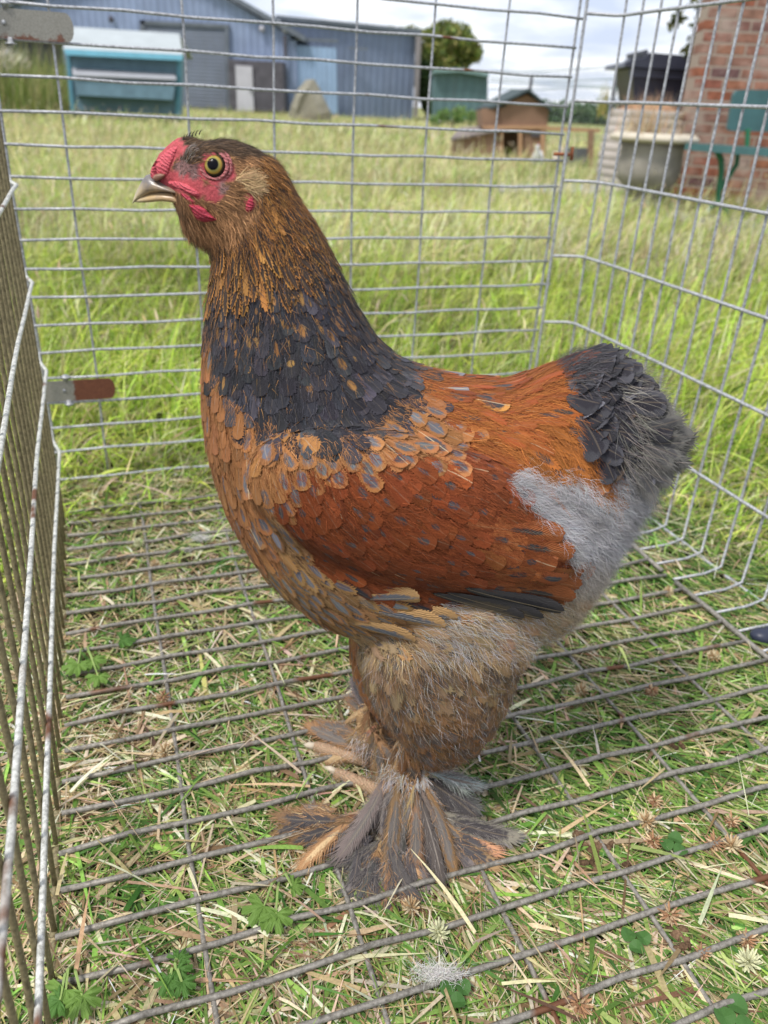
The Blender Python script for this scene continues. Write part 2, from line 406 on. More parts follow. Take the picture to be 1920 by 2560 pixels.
# back panel: close level wires, a few uprights
BV = 1.365
gb = Geo()
zs = [-0.018 + 0.0444 * k for k in range(1, 24)]
for i, z in enumerate(zs):
    v = BV if z > 0.05 else 1.345
    line(gb, UV(-0.114, v, z), UV(0.818 + (0.012 if i % 5 == 2 else 0), v, z), 0.0022, 7, i)
for i, u in enumerate([-0.112, -0.0285, 0.154, 0.2885, 0.4215, 0.552, 0.6825, 0.815]):
    line(gb, UV(u, BV + 0.0042, 0.0), UV(u, BV + 0.0042, 1.02), 0.0024 if i in (0, 7) else 0.0020, 7, 40 + i)
tag(gb.build('wire_panel', M_GALVR, cage, True), 'back panel of close level wires')
# right panel: upright wires bent in at the foot, three-inch rails
gr = Geo(); RU = 0.872
rz = [0.003, 0.132, 0.270, 0.396, 0.528, 0.657, 0.786, 0.917]
vs = [1.323 - 0.0468 * k for k in range(0, 30)]
for i, z in enumerate(rz):
    if i == 0:
        line(gr, UV(RU, 1.323, z + 0.003), UV(RU, -0.06, z + 0.003), 0.0030, 7, 3, 16); continue
    pts = [UV(0.812, 1.342, z)] + [UV(RU - 0.01, 1.332, z), UV(RU, 1.318, z)] + [UV(RU, 1.318 - 0.07 * k, z + wob(k + i, .001)) for k in range(1, 20)]
    gr.tube(pts, 0.0027, 7)
gr.tube([UV(0.812, 1.342, z) for z in np.linspace(0, 1.0, 8)], 0.0028, 7)
for i, v in enumerate(vs):
    vt = v
    pts = [UV(0.776, v * .985 + 0.002, 0.011), UV(0.838, v * .992, 0.009), UV(0.866, v, 0.009), UV(RU + 0.003, v, 0.013)] + [UV(RU + 0.0040 + wob(i + z * 9, .001), v + wob(i * 3 + z * 5, .001), z) for z in np.linspace(0.12, 1.0, 10)]
    gr.tube(pts, 0.0022, 7)
tag(gr.build('wire_panel', M_GALVR, cage, True), 'right panel of close upright wires')
# floor panel
gf_ = Geo()
for k in range(-5, 24):
    v = 0.251 + 0.0443 * k
    v *= .981; line(gf_, UV(-0.0965, v, 0.012), UV(0.771, v, 0.0135), 0.0027, 7, k + 80, 14, 0.0016)
for i, u in enumerate([0.0175, 0.1445, 0.2735, 0.401, 0.529, 0.656]):
    u *= .987; line(gf_, UV(u, -0.03, 0.0085), UV(u, 1.29, 0.0085), 0.0024, 7, i + 120, 14, 0.001)
line(gf_, UV(0.772, 0.820, 0.014), UV(0.782, 1.28, 0.014), 0.0036, 8, 131)
line(gf_, UV(0.772, 0.788, 0.014), UV(0.767, 0.0, 0.014), 0.0036, 8, 132)
tag(gf_.build('wire_panel', M_DULL, cage, True), 'floor panel of grey brown wires lying on the grass')
# left panel, seen almost edge on
gl = Geo(); gl2 = Geo()
def lu(v, z):
    return -0.1005 + 0.010 * min(max((0.95 - v) / 0.55, 0), 1) * min(z / 0.22, 1)
for i in range(0, 25):
    v = 0.118 + 0.0443 * i
    pts = [UV(lu(v, z) + wob(i + z * 7, .0006), v + wob(2 * i + z * 5, .001), z) for z in np.linspace(0.002, 0.80 if v > 0.6 else 0.62, 9)]
    gl.tube(pts, 0.0023, 7)
for i, z in enumerate((0.0, 0.118, 0.252, 0.384, 0.515, 0.648)):
    pts = [UV(-0.112, 1.345, z), UV(-0.108, 1.30, z), UV(lu(1.25, z) + 0.0042, 1.25, z)]
    pts += [UV(lu(v, z) + 0.0042, v, z + wob(v * 9 + i, .0012)) for v in np.linspace(1.18, 0.12, 18)]
    if i == 0: pts = [UV(-0.101, v, 0.005 + wob(v * 5, .001)) for v in np.linspace(1.3, 0.05, 12)]
    (gl2 if i else gl).tube(pts, 0.0026 if i else 0.0040, 8)
gl.tube([UV(-0.112, v, 0.006 + wob(v * 7, .001)) for v in np.linspace(1.3, 0.05, 12)], 0.0036, 8)
gl.tube([UV(-0.118, 1.348, z) for z in np.linspace(0, 0.9, 8)], 0.0028, 7)
lp = gl.build('wire_panel', M_MUD, cage, True); tag(lp, 'left panel of muddy brown upright wires seen nearly edge on')
gl2.build('rail', wire_mat('rail_wire', (0.62, 0.62, 0.58), (0.3, 0.3, 0.27), 0.60), lp, True)
gk = Geo(); gk.tube([UV(0.800, BV - .003, 0.5705), UV(0.838, BV - .003, 0.5705)], .0030, 8); gk.tube([UV(0.829, 1.348, 0.562), UV(0.827, 1.348, 0.584)], .0031, 8)
gk2 = gk.build('clip', simple('rusty_clip', (0.26, 0.09, 0.04), .8, .4, 300), cage, True); gk2['label'] = 'rusty wire clip joining back and right panels'
# latch plates bolted on the back panel
def plate_mat(name, red, edge):
    t = NT(name, 0.6, 0.4, 0.15)
    a = t.noise(60, None, 5, 0.7); b = t.noise(420, None, 3, 0.6)
    ox = t.n.new('ShaderNodeSeparateXYZ'); t.l.new(t.obj(), ox.inputs[0])
    grey = t.ramp(b, [(0.3, (0.23, 0.22, 0.19)), (0.7, (0.33, 0.32, 0.28))])
    rust = t.ramp(b, [(0.3, (0.10, 0.035, 0.022)), (0.7, (0.22, 0.085, 0.045))])
    if red: m = t.ramp(t.math('ADD', t.math('MULTIPLY', ox.outputs[0], 30), t.math('MULTIPLY', a, 0.8)), [(0.10, (0, 0, 0)), (0.16, (1, 1, 1))])
    else: m = t.ramp(t.math('ADD', t.math('MULTIPLY', ox.outputs[2], -14), a), [(0.66, (0, 0, 0)), (0.76, (0.9,) * 3)])
    t.col(t.mix(m, grey, rust)); t.bump(b, 0.0006, 0.5); return t.m
def latch(uc, zc, w, h, mat, lab):
    o = empty('latch_plate', UV(uc, BV - 0.004, zc)); o.parent = cage; o.location = Vector(o.location) - Vector(cage.location)
    tag(o, lab)
    g = Geo(); out = []
    for a in np.linspace(-math.pi / 2, math.pi / 2, 9):
        out.append((w / 2 - h * 0.28 + h * 0.28 * math.cos(a), h / 2 * math.sin(a)))
    out += [(-w / 2, h / 2), (-w / 2, -h / 2)]
    poly = [UV(uc + a, BV - 0.0048, zc + b) for a, b in out]
    g.prism(poly, CV * 0.0016)
    pl = g.build('plate', mat, o)
    for du, dz in ((-w * 0.22, h * 0.02),):
        g = Geo(); g.ball(UV(uc + du, BV - 0.0056, zc + dz), (0.0034, 0.0016, 0.0034), 2)
        g.build('rivet', M_GALV, pl, True)
    g = Geo()
    for s_ in (-1, 1):
        g = Geo(); hp_ = lambda z_: UV(uc - w * 0.18, BV - 0.002, zc + s_ * (h / 2 + z_))
        g.tube([hp_(-.002), hp_(.0045), hp_(.0046), hp_(.0066), hp_(.0067), hp_(.009)], [.0042, .0042, .0075, .0075, .0042, .0042], 12)
        g.build('hinge_pin', M_GALVR, o, True)
# upper plate (top left corner of view) and lower rusty plate
latch(-0.0605, -0.018 + 0.0444 * 16.42, 0.125, 0.036, plate_mat('plate_grey', False, 0), 'grey latch plate with two rust blooms')
latch(-0.057, -0.018 + 0.0444 * 4.5, 0.114, 0.036, plate_mat('plate_rust', True, 0), 'latch plate rusted dark red at its round end')
# ------------------------------------------------------------------ the place behind the pen
def quadwall(g, pxs, Y, depth, col=None):
    """upright outline given in photo pixels on the plane Y, with real thickness going back"""
    g.prism([AT(x, y, Y) for x, y in pxs], (0, depth, 0), col)
def corrug(name, c, scale, amp=0.12, axis=0, rough=0.55):
    t = NT(name, rough, 0.3, 0.0)
    s = t.n.new('ShaderNodeSeparateXYZ'); t.l.new(t.pos(), s.inputs[0])
    w = t.math('SINE', t.math('MULTIPLY', s.outputs[axis], scale))
    f = t.noise(0.7, None, 5, 0.6)
    c = np.array(c); st_ = t.noise(1.0, t.vmul(t.pos(), (2.6, 1, .25)), 5, .7)
    t.col(t.mix(1.0, t.mix(t.ramp(st_, [(.45, (0, 0, 0)), (.75, (.55,) * 3)]), t.ramp(f, [(0.3, tuple(c * 0.80)), (0.7, tuple(c * 1.15))]), tuple(c * .62 + .05)), t.ramp(t.math('MULTIPLY_ADD', w, 0.5, 0.5), [(0, (1 - amp,) * 3), (1, (1, 1, 1))]), 'MULTIPLY'))
    t.bump(w, 0.03, 0.5); return t.m
M_BLUE = corrug('blue_cladding', (0.255, 0.32, 0.475), 18)
M_BLUE2 = corrug('dark_blue_cladding', (0.19, 0.235, 0.34), 18)
M_ROLL = corrug('roller_door', (0.17, 0.20, 0.265), 40, 0.2, 2)
M_SLIDE = corrug('sliding_door', (0.26, 0.37, 0.54), 24)
M_DKWOOD = simple('dark_boards', (0.085, 0.08, 0.095), 0.8, 0.3, 2)
M_TRIM = simple('grey_trim', (0.13, 0.15, 0.18), 0.6, 0.2, 2)
M_PALE = simple('pale_paint', (0.46, 0.45, 0.50), 0.6, 0.1, 2)
def part(name, parent, mat, f, smooth=False, label=None):
    g = Geo(); f(g); o = g.build(name, mat, parent, smooth)
    if label: o['label'] = label
    return o
Y1 = 45.0
b = empty('farm_building', AT(360, 262, Y1)); tag(b, 'large blue grey corrugated farm building with a gable, roller door and pale door', 'building')
gab = [AT(x, y, Y1) for x, y in ((60, 232), (30, 18), (370, -110), (740, 96), (745, 268))]
for i in (0, 4): gab[i].z = 0
part('wall', b, M_BLUE, lambda g: g.prism(gab, (0, 14, 0)))
def roof(g):
    a, p, c = gab[1], gab[2], gab[3]
    g.prism([a + Vector((-.5, -.4, -.2)), p + Vector((0, -.4, .12)), c + Vector((.5, -.4, -.15)), c + Vector((.5, -.4, .1)), p + Vector((0, -.4, .4)), a + Vector((-.5, -.4, .05))], (0, 14.8, 0))
part('roof', b, M_TRIM, roof)
rd = part('door', b, M_ROLL, lambda g: quadwall(g, ((362, 262), (360, 60), (562, 70), (566, 272)), Y1 - .12, .1), label='wide grey blue roller door')
part('frame', rd, M_TRIM, lambda g: (quadwall(g, ((352, 262), (350, 50), (361, 50), (363, 262)), Y1 - .2, .18), quadwall(g, ((350, 50), (572, 60), (572, 70), (350, 60)), Y1 - .2, .17), quadwall(g, ((562, 70), (571, 70), (576, 272), (567, 272)), Y1 - .2, .18)))
part('lean_to', b, M_DKWOOD, lambda g: quadwall(g, ((574, 275), (570, 148), (706, 155), (712, 280)), Y1 - 1.5, 1.4), label='low dark boarded front')
dr = part('door', b, M_PALE, lambda g: quadwall(g, ((593, 276), (588, 163), (630, 166), (635, 278)), Y1 - 1.6, .08), label='pale narrow door')
part('handle', dr, M_TRIM, lambda g: g.tube([AT(627, 225, Y1 - 1.65), AT(627, 232, Y1 - 1.65)], 0.04, 6))
for x_, y_ in ((278, 48), (655, 72), (712, 75)):
    part('lamp', b, M_PALE if x_ > 300 else M_DKWOOD, lambda g: g.ball(AT(x_, y_, Y1 - .2), .14, 2))
part('downpipe', b, M_DKWOOD, lambda g: g.tube([AT(712, 88, Y1 - .25), AT(714, 150, Y1 - .25)], .09, 8))

b = empty('farm_building', AT(860, 270, 46)); tag(b, 'flat roofed dark blue shed with a light blue sliding door', 'building')
wl_ = [AT(712, 275, 45.6), AT(700, 50, 45.6), AT(1040, 84, 48), AT(1032, 285, 48)]
wl_[0].z = 0; wl_[3].z = 0
def swall(g):
    g.add(wl_ + [p + Vector((0, 9, 0)) for p in wl_], [(0, 1, 2, 3), (4, 7, 6, 5), (0, 4, 5, 1), (1, 5, 6, 2), (2, 6, 7, 3)])
part('wall', b, M_BLUE2, swall)
part('roof', b, M_TRIM, lambda g: g.add([wl_[1] + Vector((-.2, -.3, 0)), wl_[2] + Vector((.3, -.3, 0)), wl_[2] + Vector((.3, 9.3, .5)), wl_[1] + Vector((-.2, 9.3, .5)), wl_[1] + Vector((-.2, -.3, .18)), wl_[2] + Vector((.3, -.3, .18)), wl_[2] + Vector((.3, 9.3, .7)), wl_[1] + Vector((-.2, 9.3, .7))], [(0, 1, 2, 3), (4, 7, 6, 5), (0, 4, 5, 1), (1, 5, 6, 2), (2, 6, 7, 3), (3, 7, 4, 0)]))
part('door', b, M_SLIDE, lambda g: quadwall(g, ((722, 282), (716, 112), (840, 120), (845, 284)), 45.1, .12), label='light blue sliding door')
part('rail', b, M_TRIM, lambda g: quadwall(g, ((725, 100), (724, 93), (845, 99), (845, 106)), 45.0, .15))
part('rail', b, M_TRIM, lambda g: quadwall(g, ((870, 122), (870, 117), (920, 120), (920, 125)), 46.2, .15))
part('corner_post', b, simple('grey_post', (0.22, 0.20, 0.20)), lambda g: quadwall(g, ((1034, 292), (1040, 84), (1054, 86), (1044, 292)), 47.6, .3))

b = empty('storage_shed', AT(1160, 272, 40)); tag(b, 'green grey low metal shed in front of the bushy tree', 'shed')
part('wall', b, corrug('green_metal', (0.10, 0.175, 0.19), 16), lambda g: quadwall(g, ((1083, 300), (1088, 180), (1150, 178), (1220, 190), (1218, 300)), 40, 6))
part('roof', b, simple('green_roof', (0.16, 0.25, 0.25), 0.5), lambda g: quadwall(g, ((1084, 182), (1086, 172), (1150, 170), (1222, 183), (1222, 192), (1150, 180)), 39.6, 6.8))

b = empty('dark_shed', AT(30, 160, 38)); tag(b, 'dark low shed half hidden at the left edge behind tall grass', 'shed')
part('wall', b, M_DKWOOD, lambda g: quadwall(g, ((-90, 260), (-90, 85), (66, 92), (72, 260)), 38, 4))
part('roof', b, simple('dark_roof', (0.05, 0.055, 0.07), 0.6), lambda g: quadwall(g, ((-100, 85), (-100, 60), (70, 74), (76, 94)), 37.7, 4.6))

# turquoise hen house on blocks
YC = 22.0
M_TEAL = simple('teal_boards', (0.12, 0.20, 0.26), 0.6, 0.18, 3)
M_TEALL = simple('turquoise_trim', (0.17, 0.43, 0.58), 0.5, 0.1, 3)
M_ROOFG = simple('roof_felt', (0.36, 0.395, 0.41), 0.7, 0.08, 2)
b = empty('hen_house', AT(310, 290, YC)); tag(b, 'turquoise wooden hen house with a pale sloping roof and a long nest box', 'hen house')
part('body', b, M_TEAL, lambda g: quadwall(g, ((176, 276), (164, 128), (453, 142), (448, 288)), YC, 0.35))
for cp_ in (((176, 278), (164, 128), (172, 128), (186, 279)), ((438, 288), (443, 142), (453, 142), (449, 288))): part('corner_post', b, simple('teal_edge', (0.11, 0.27, 0.36), 0.6), lambda g: quadwall(g, cp_, YC - .05, .1))
def croof(g):
    lo = [AT(157, 122, YC - .28), AT(458, 137, YC - .28)]; hi = [AT(170, 66, YC + 1.0), AT(448, 84, YC + 1.0)]
    v = lo + hi[::-1]; g.add(v + [p - Vector((0, 0, .05)) for p in v], [(0, 1, 2, 3), (7, 6, 5, 4), (0, 4, 5, 1), (1, 5, 6, 2), (2, 6, 7, 3), (3, 7, 4, 0)])
    bk = [p + Vector((0, 1.3, -.45)) for p in hi[::-1]]
    g.add([hi[0], hi[1], bk[0], bk[1]] + [p - Vector((0, 0, .05)) for p in (hi[0], hi[1], bk[0], bk[1])], [(0, 1, 2, 3), (7, 6, 5, 4), (0, 4, 5, 1), (1, 5, 6, 2), (2, 6, 7, 3), (3, 7, 4, 0)])
part('roof', b, M_ROOFG, croof)
part('fascia', b, M_TEALL, lambda g: quadwall(g, ((160, 122), (457, 137), (455, 151), (164, 137)), YC - .36, .07))
nb = part('nest_box', b, M_TEAL, lambda g: g.add([AT(182, 190, YC - .01), AT(440, 202, YC - .01), AT(434, 252, YC - .01), AT(192, 240, YC - .01), AT(186, 196, YC - .5), AT(438, 208, YC - .5), AT(432, 250, YC - .5), AT(196, 238, YC - .5)], [(4, 7, 6, 5), (0, 4, 5, 1), (3, 2, 6, 7), (0, 3, 7, 4), (1, 5, 6, 2)]))
part('lid', nb, simple('nest_lid', (0.33, 0.34, 0.37), 0.6, 0.08, 3), lambda g: g.add([AT(180, 170, YC - .02), AT(437, 184, YC - .02), AT(441, 198, YC - .56), AT(182, 186, YC - .56), AT(180, 173, YC - .02), AT(437, 187, YC - .02), AT(441, 201, YC - .56), AT(182, 190, YC - .56)], [(0, 3, 2, 1), (4, 5, 6, 7), (3, 7, 6, 2), (0, 1, 5, 4), (0, 4, 7, 3), (1, 2, 6, 5)]))
for xx, yy in ((190, 280), (432, 292)):
    p = AT(xx, yy, YC + .3); part('foot', b, M_DKWOOD, lambda g: g.box((p.x, p.y, p.z / 2 + .0), (.28, .5, max(p.z, .1))))

# boulder, rough
g = Geo(); c0 = AT(775, 286, 28); import bmesh
outl = [(723, 293), (726, 262), (745, 225), (765, 200), (785, 198), (800, 222), (812, 250), (828, 282), (828, 300)]
V3 = []
P2 = [AT(x, y, 28) for x, y in outl]
for k, (dy, sc) in enumerate(((-.55, .55), (-.35, .92), (0, 1), (.5, .9), (.8, .5))):
    for p in P2:
        q = Vector((c0.x + (p.x - c0.x) * sc + rng.normal(0, .02), 28 + dy + rng.normal(0, .03), max(p.z * (sc * .5 + .5) + rng.normal(0, .02), -.05))); V3.append(q)
n9 = len(outl)
g.add(V3, [(k * n9 + j, k * n9 + j + 1, (k + 1) * n9 + j + 1, (k + 1) * n9 + j) for k in range(4) for j in range(n9 - 1)] + [tuple(range(n9 - 1, -1, -1)), tuple(range(4 * n9, 5 * n9))])
tag(g.build('boulder', simple('boulder_stone', (0.235, 0.22, 0.175), 0.9, 0.25, 2.0, bump=0.1)), 'pointed grey boulder standing in the dry grass before the blue shed', 'boulder')

# trees and bushes made of leaf clumps
tl = NT('leaf', 0.6, 0.3); tl.col(tl.attr('Col'))
trl = tl.n.new('ShaderNodeBsdfTranslucent'); tl.l.new(tl.attr('Col'), trl.inputs['Color'])
mxl = tl.n.new('ShaderNodeMixShader'); mxl.inputs[0].default_value = 0.3
tl.l.new(tl.b.outputs[0], mxl.inputs[1]); tl.l.new(trl.outputs[0], mxl.inputs[2]); tl.l.new(mxl.outputs[0], tl.n['Material Output'].inputs[0])
M_LEAF = tl.m; M_BARK = simple('bark', (0.10, 0.08, 0.06), 0.9, 0.3, 4)
def leaves(cs, rs, n, size, table):
    P = []; 
    cs = np.array([tuple(c) for c in cs]); rs = np.array(rs, float)
    i = rng.choice(len(cs), n, p=(rs ** 2 / (rs ** 2).sum())); d = rng.normal(0, 1, (n, 3)); d /= np.linalg.norm(d, axis=1, keepdims=True)
    P = cs[i] + d * (rs[i] * rng.random(n) ** 0.4)[:, None] * np.array([1, 1, .85])
    a = rng.normal(0, 1, (n, 3)); a /= np.linalg.norm(a, axis=1, keepdims=True); b_ = np.cross(a, rng.normal(0, 1, (n, 3))); b_ /= np.linalg.norm(b_, axis=1, keepdims=True)
    s = size * rng.uniform(0.6, 1.4, n)[:, None]
    V = np.stack([P - a * s, P - b_ * s * .5, P + a * s, P + b_ * s * .5], 1).reshape(-1, 3)
    return V, np.arange(n * 4).reshape(-1, 4), np.repeat(pick(n, table), 4, 0)
def tree(name, label, cat, base, trunk_h, cs, rs, n, size, table, tr=0.15, group=None):
    o = empty(name, base); tag(o, label, cat, group)
    g = Geo(); B = Vector(base); top = Vector(tuple(np.mean([tuple(c) for c in cs], 0)))
    g.tube([B, B.lerp(top, .5) + Vector((tr, 0, 0)), top], [tr, tr * .7, tr * .3], 8)
    for c in cs: g.tube([B.lerp(top, .45), Vector(c)], [tr * .45, tr * .12], 5)
    g.build('trunk', M_BARK, o)
    V, Q, C = leaves(cs, rs, n, size, table); np_mesh('crown', V, Q, None, M_LEAF, o, {'Col': C})
    return o
OLIVE = [(3, (0.17, 0.22, 0.05)), (2, (0.28, 0.31, 0.08)), (2, (0.07, 0.11, 0.03)), (1.5, (0.40, 0.38, 0.14))]
def cen(pts, Y): return [AT(x, y, Y + dy) for x, y, dy in pts]
base = AT(1110, 280, 52); base.z = 0
tree('broadleaf_tree', 'round bushy olive green tree beyond the end of the blue shed', 'tree', base, 2,
     cen([(1075, 110, 0), (1110, 90, 1), (1145, 100, -1), (1175, 125, 0), (1090, 150, -1), (1130, 150, 0), (1070, 190, 0), (1100, 210, 0), (1185, 138, 1)], 52), [1.0, 1.0, 1.0, .75, 1.1, 1.1, 1.1, 1.1, .5], 7000, .16, OLIVE, .2)
base = AT(1065, 260, 49); base.z = 0
tree('shrub', 'dark green shrub in the gap between the blue shed and the green shed', 'shrub', base, 1, cen([(1062, 200, 0), (1068, 235, 0), (1080, 262, 0), (1100, 268, -6), (1060, 170, 0)], 49), [.5, .6, .6, .6, .4], 2500, .12, [(1, (0.03, 0.06, 0.02)), (1, (0.06, 0.11, 0.03))], .06)
base = AT(1130, 300, 24); base.z = 0
tree('shrub', 'pale green loose shrub left of the wooden hutch', 'shrub', base, 1, cen([(1110, 290, 0), (1150, 285, 0), (1180, 288, 1), (1090, 300, 1)], 24), [.22, .26, .2, .2], 900, .05, [(2, (0.14, 0.24, 0.07)), (1, (0.24, 0.33, 0.12))], .03)
# far hedge right, foliage at top left
V, Q, C = leaves([AT(x, 292 + 6 * math.sin(x), 70) for x in range(1215, 1900, 22)], [1.3] * 32, 9000, .22, [(2, (0.07, 0.13, 0.05)), (1, (0.13, 0.20, 0.08))])
tag(np_mesh('hedge', V, Q, None, M_LEAF, None, {'Col': C}), 'far dark green hedge along the field edge on the right', 'hedge', kind='stuff')
V, Q, C = leaves([AT(x, 86 + 5 * math.sin(x), 62) for x in range(900, 1060, 16)], [.55] * 10, 1500, .15, OLIVE)
tag(np_mesh('hedge', V, Q, None, M_LEAF, None, {'Col': C}), 'tree tops showing just above the flat roof of the blue shed', 'trees', kind='stuff')
base = AT(40, 250, 60); base.z = 0
tree('broadleaf_tree', 'dark green tree behind the latch plate at the top left corner', 'tree', base, 3, cen([(10, 0, 0), (60, 25, 0), (110, 10, 1), (-40, 10, 0), (30, -60, 0)], 60), [1.6, 1.3, 1, 1.6, 1.8], 4500, .2, [(1, (0.04, 0.08, 0.02)), (1, (0.08, 0.14, 0.04))], .25)

# tall reedy clump left of the hen house
parts = []
n = 9000; x = rng.uniform(-14.5, -8.6, n); y = rng.uniform(20.5, 26, n)
V_, Q_, k_ = blades(np.stack([x, y, 0 * x], 1), rng.random(n) * 6.28, rng.normal(1.35, .15, n), 1.15 * np.exp(rng.normal(0, .25, n)) * (1 + .25 * np.sin(x * 2.3)), np.full(n, .022), rng.random(n) * .3, rng.random(n), 3)
parts.append((V_, Q_, k_, pick(n, [(3, (0.17, 0.23, 0.06)), (2, (0.30, 0.33, 0.11)), (1, (0.48, 0.43, 0.24))])))
n = 900; x = rng.uniform(-13, -9.8, n); y = rng.uniform(20.5, 23, n)
V_, Q_, k_ = blades(np.stack([x, y, .85 + rng.random(n) * .45], 1), rng.normal(0.3, .5, n), rng.normal(1.2, .2, n), np.full(n, .3), np.full(n, .045), rng.random(n) * .3, rng.random(n), 3)
parts.append((V_, Q_, k_, pick(n, [(1, (0.68, 0.63, 0.52))])))
grass_obj('tall_grass', parts, 'tall rank grass with whitish plumes left of the turquoise hen house')

# wooden hutch with lean-to run
YH = 12.6
M_HWOOD = simple('hutch_boards', (0.25, 0.155, 0.105), 0.75, 0.15, 3)
M_HPOST = simple('hutch_posts', (0.40, 0.24, 0.14), 0.75, 0.15, 5)
M_FELT = simple('green_felt', (0.055, 0.075, 0.08), 0.85, 0.2, 8)
b = empty('rabbit_hutch', AT(1240, 400, YH)); tag(b, 'brown wooden gabled hutch with green felt roof and low side run', 'hutch')
part('upper_box', b, M_HWOOD, lambda g: (quadwall(g, ((1252, 318), (1250, 262), (1318, 236), (1372, 274), (1368, 318)), YH, 1.0), quadwall(g, ((1206, 318), (1202, 272), (1252, 266), (1252, 318)), YH + .05, .9)))
def hroof(g):
    rp = AT(1322, 228, YH - .1); L_ = AT(1240, 268, YH - .1); R_ = AT(1382, 280, YH - .1)
    bk = Vector((-.42, 1.1, 0))
    for a_, c_ in ((rp, R_), (rp, L_)):
        v = [a_, c_, c_ + Vector((-.12, 1.1, 0)), a_ + Vector((-.12, 1.1, 0))]; g.add(v + [p + Vector((0, 0, .035)) for p in v], [(3, 2, 1, 0), (4, 5, 6, 7), (0, 1, 5, 4), (1, 2, 6, 5), (2, 3, 7, 6), (3, 0, 4, 7)])
    v = [AT(1190, 276, YH + .1), AT(1262, 268, YH - .02), AT(1325, 230, YH + .3), AT(1262, 238, YH + .9)]
    g.add(v + [p + Vector((0, 0, .03)) for p in v], [(3, 2, 1, 0), (4, 5, 6, 7), (0, 1, 5, 4), (1, 2, 6, 5), (2, 3, 7, 6), (3, 0, 4, 7)])
part('roof', b, M_FELT, hroof)
part('lower_box', b, M_HWOOD, lambda g: (quadwall(g, ((1312, 402), (1310, 320), (1366, 320), (1362, 402)), YH, .9), quadwall(g, ((1252, 402), (1252, 320), (1312, 320), (1312, 402)), YH + .5, .4), quadwall(g, ((1134, 392), (1134, 352), (1246, 328), (1248, 400)), YH - .05, .8)))
part('run_roof', b, simple('grey_felt', (0.20, 0.17, 0.16), 0.85, 0.3, 6), lambda g: g.add([AT(1126, 346, YH - .12), AT(1252, 322, YH - .12), AT(1250, 312, YH + .8), AT(1150, 318, YH + .8)] + [AT(1126, 352, YH - .12), AT(1252, 328, YH - .12), AT(1250, 318, YH + .8), AT(1150, 324, YH + .8)], [(0, 1, 2, 3), (7, 6, 5, 4), (0, 4, 5, 1), (1, 5, 6, 2), (2, 6, 7, 3), (3, 7, 4, 0)]))
for xs_ in ((1250, 1258), (1296, 1306), (1352, 1362)):
    part('post', b, M_HPOST, lambda g: quadwall(g, ((xs_[0], 404), (xs_[0], 318), (xs_[1], 318), (xs_[1], 404)), YH - .04, .06))
part('hatch', b, M_DKWOOD, lambda g: quadwall(g, ((1328, 342), (1328, 331), (1354, 331), (1354, 342)), YH - .03, .05))
part('rail', b, M_HPOST, lambda g: quadwall(g, ((1206, 323), (1206, 314), (1372, 314), (1372, 323)), YH - .05, .05))

# white hens in the grass
def small_hen(x, y, s, col, label, face=-1):
    o = empty('hen', G(x, y)); tag(o, label, 'hen', None); B = Vector(o.location)
    mt = simple('white_plumage', col, 0.85, 0.1, 30)
    g = Geo(); f_ = face
    pts = [B + Vector((f_ * a * .3, -a * .9, c)) * s for a, c in ((-.17, .27), (-.12, .22), (-.03, .17), (.06, .18), (.10, .25), (.115, .31), (.13, .34), (.155, .345))]
    g.tube(pts, [.02 * s, .05 * s, .085 * s, .08 * s, .05 * s, .028 * s, .03 * s, .015 * s], 12)
    g.build('body', mt, o, True)
    g = Geo(); g.ball(B + Vector((f_ * .04, -.12, .375)) * s, (.008 * s, .028 * s, .014 * s), 1)
    g.build('comb', simple('red_skin', (0.5, 0.05, 0.05), 0.6), o)
    for d in (-.03, .03):
        g = Geo(); g.tube([B + Vector((0, d, .12)) * s, B + Vector((0, d, 0)) * s], .01 * s, 6); g.build('leg', simple('leg_skin', (0.5, 0.4, 0.2), 0.6), o)
small_hen(1340, 432, 0.85, (0.66, 0.66, 0.68), 'white hen standing in the long grass in front of the hutch')
small_hen(1392, 425, 0.75, (0.58, 0.50, 0.44), 'pale cream hen to the right of the white hen, before the rail', 1)

# run fence right of the hutch
b = empty('run_fence', AT(1430, 400, 11.5)); tag(b, 'brown timber framed mesh run between the hutch and the ribbed barrel', 'fence')
part('rail', b, M_HPOST, lambda g: quadwall(g, ((1366, 326), (1366, 317), (1500, 322), (1500, 331)), 11.5, .06))
for x0 in (1472,):
    part('post', b, M_HWOOD, lambda g: quadwall(g, ((x0 - 2, 436), (x0, 325), (x0 + 14, 325), (x0 + 10, 436)), 11.45, .07))
part('board', b, simple('grey_board', (0.12, 0.13, 0.14), .7), lambda g: quadwall(g, ((1412, 432), (1420, 368), (1470, 370), (1468, 432)), 11.55, .04), label='dark grey panel')
# tall netting fence behind
b = empty('netting_fence', AT(1400, 300, 14)); tag(b, 'tall poultry netting fence with sagging green line wires against the sky', 'fence')
def net(g):
    a_, c_ = AT(1240, 330, 14.4), AT(1600, 330, 13.0)
    for i in range(44):
        p = a_.lerp(c_, i / 43); g.tube([Vector((p.x, p.y, 0.2)), Vector((p.x, p.y, 1.26))], 0.0020, 3, False)
    for z in np.arange(.3, 1.28, .06): g.tube([Vector((a_.x, a_.y, z)), Vector((c_.x, c_.y, z))], 0.0020, 3, False)
part('mesh', b, simple('net_wire', (0.25, 0.30, 0.30), .6), net)
def lines(g):
    for y0, y1, y2 in ((178, 173, 160), (203, 211, 222), (196, 202, 196), (222, 218, 225)):
        g.tube([AT(1225, y0, 14.4), AT(1350, (y0 + y1) / 2 + 4, 14), AT(1440, y1, 13.6), AT(1580, y2, 13)], .006, 5)
part('line_wire', b, simple('line_wire', (0.14, 0.22, 0.2), .6), lines)
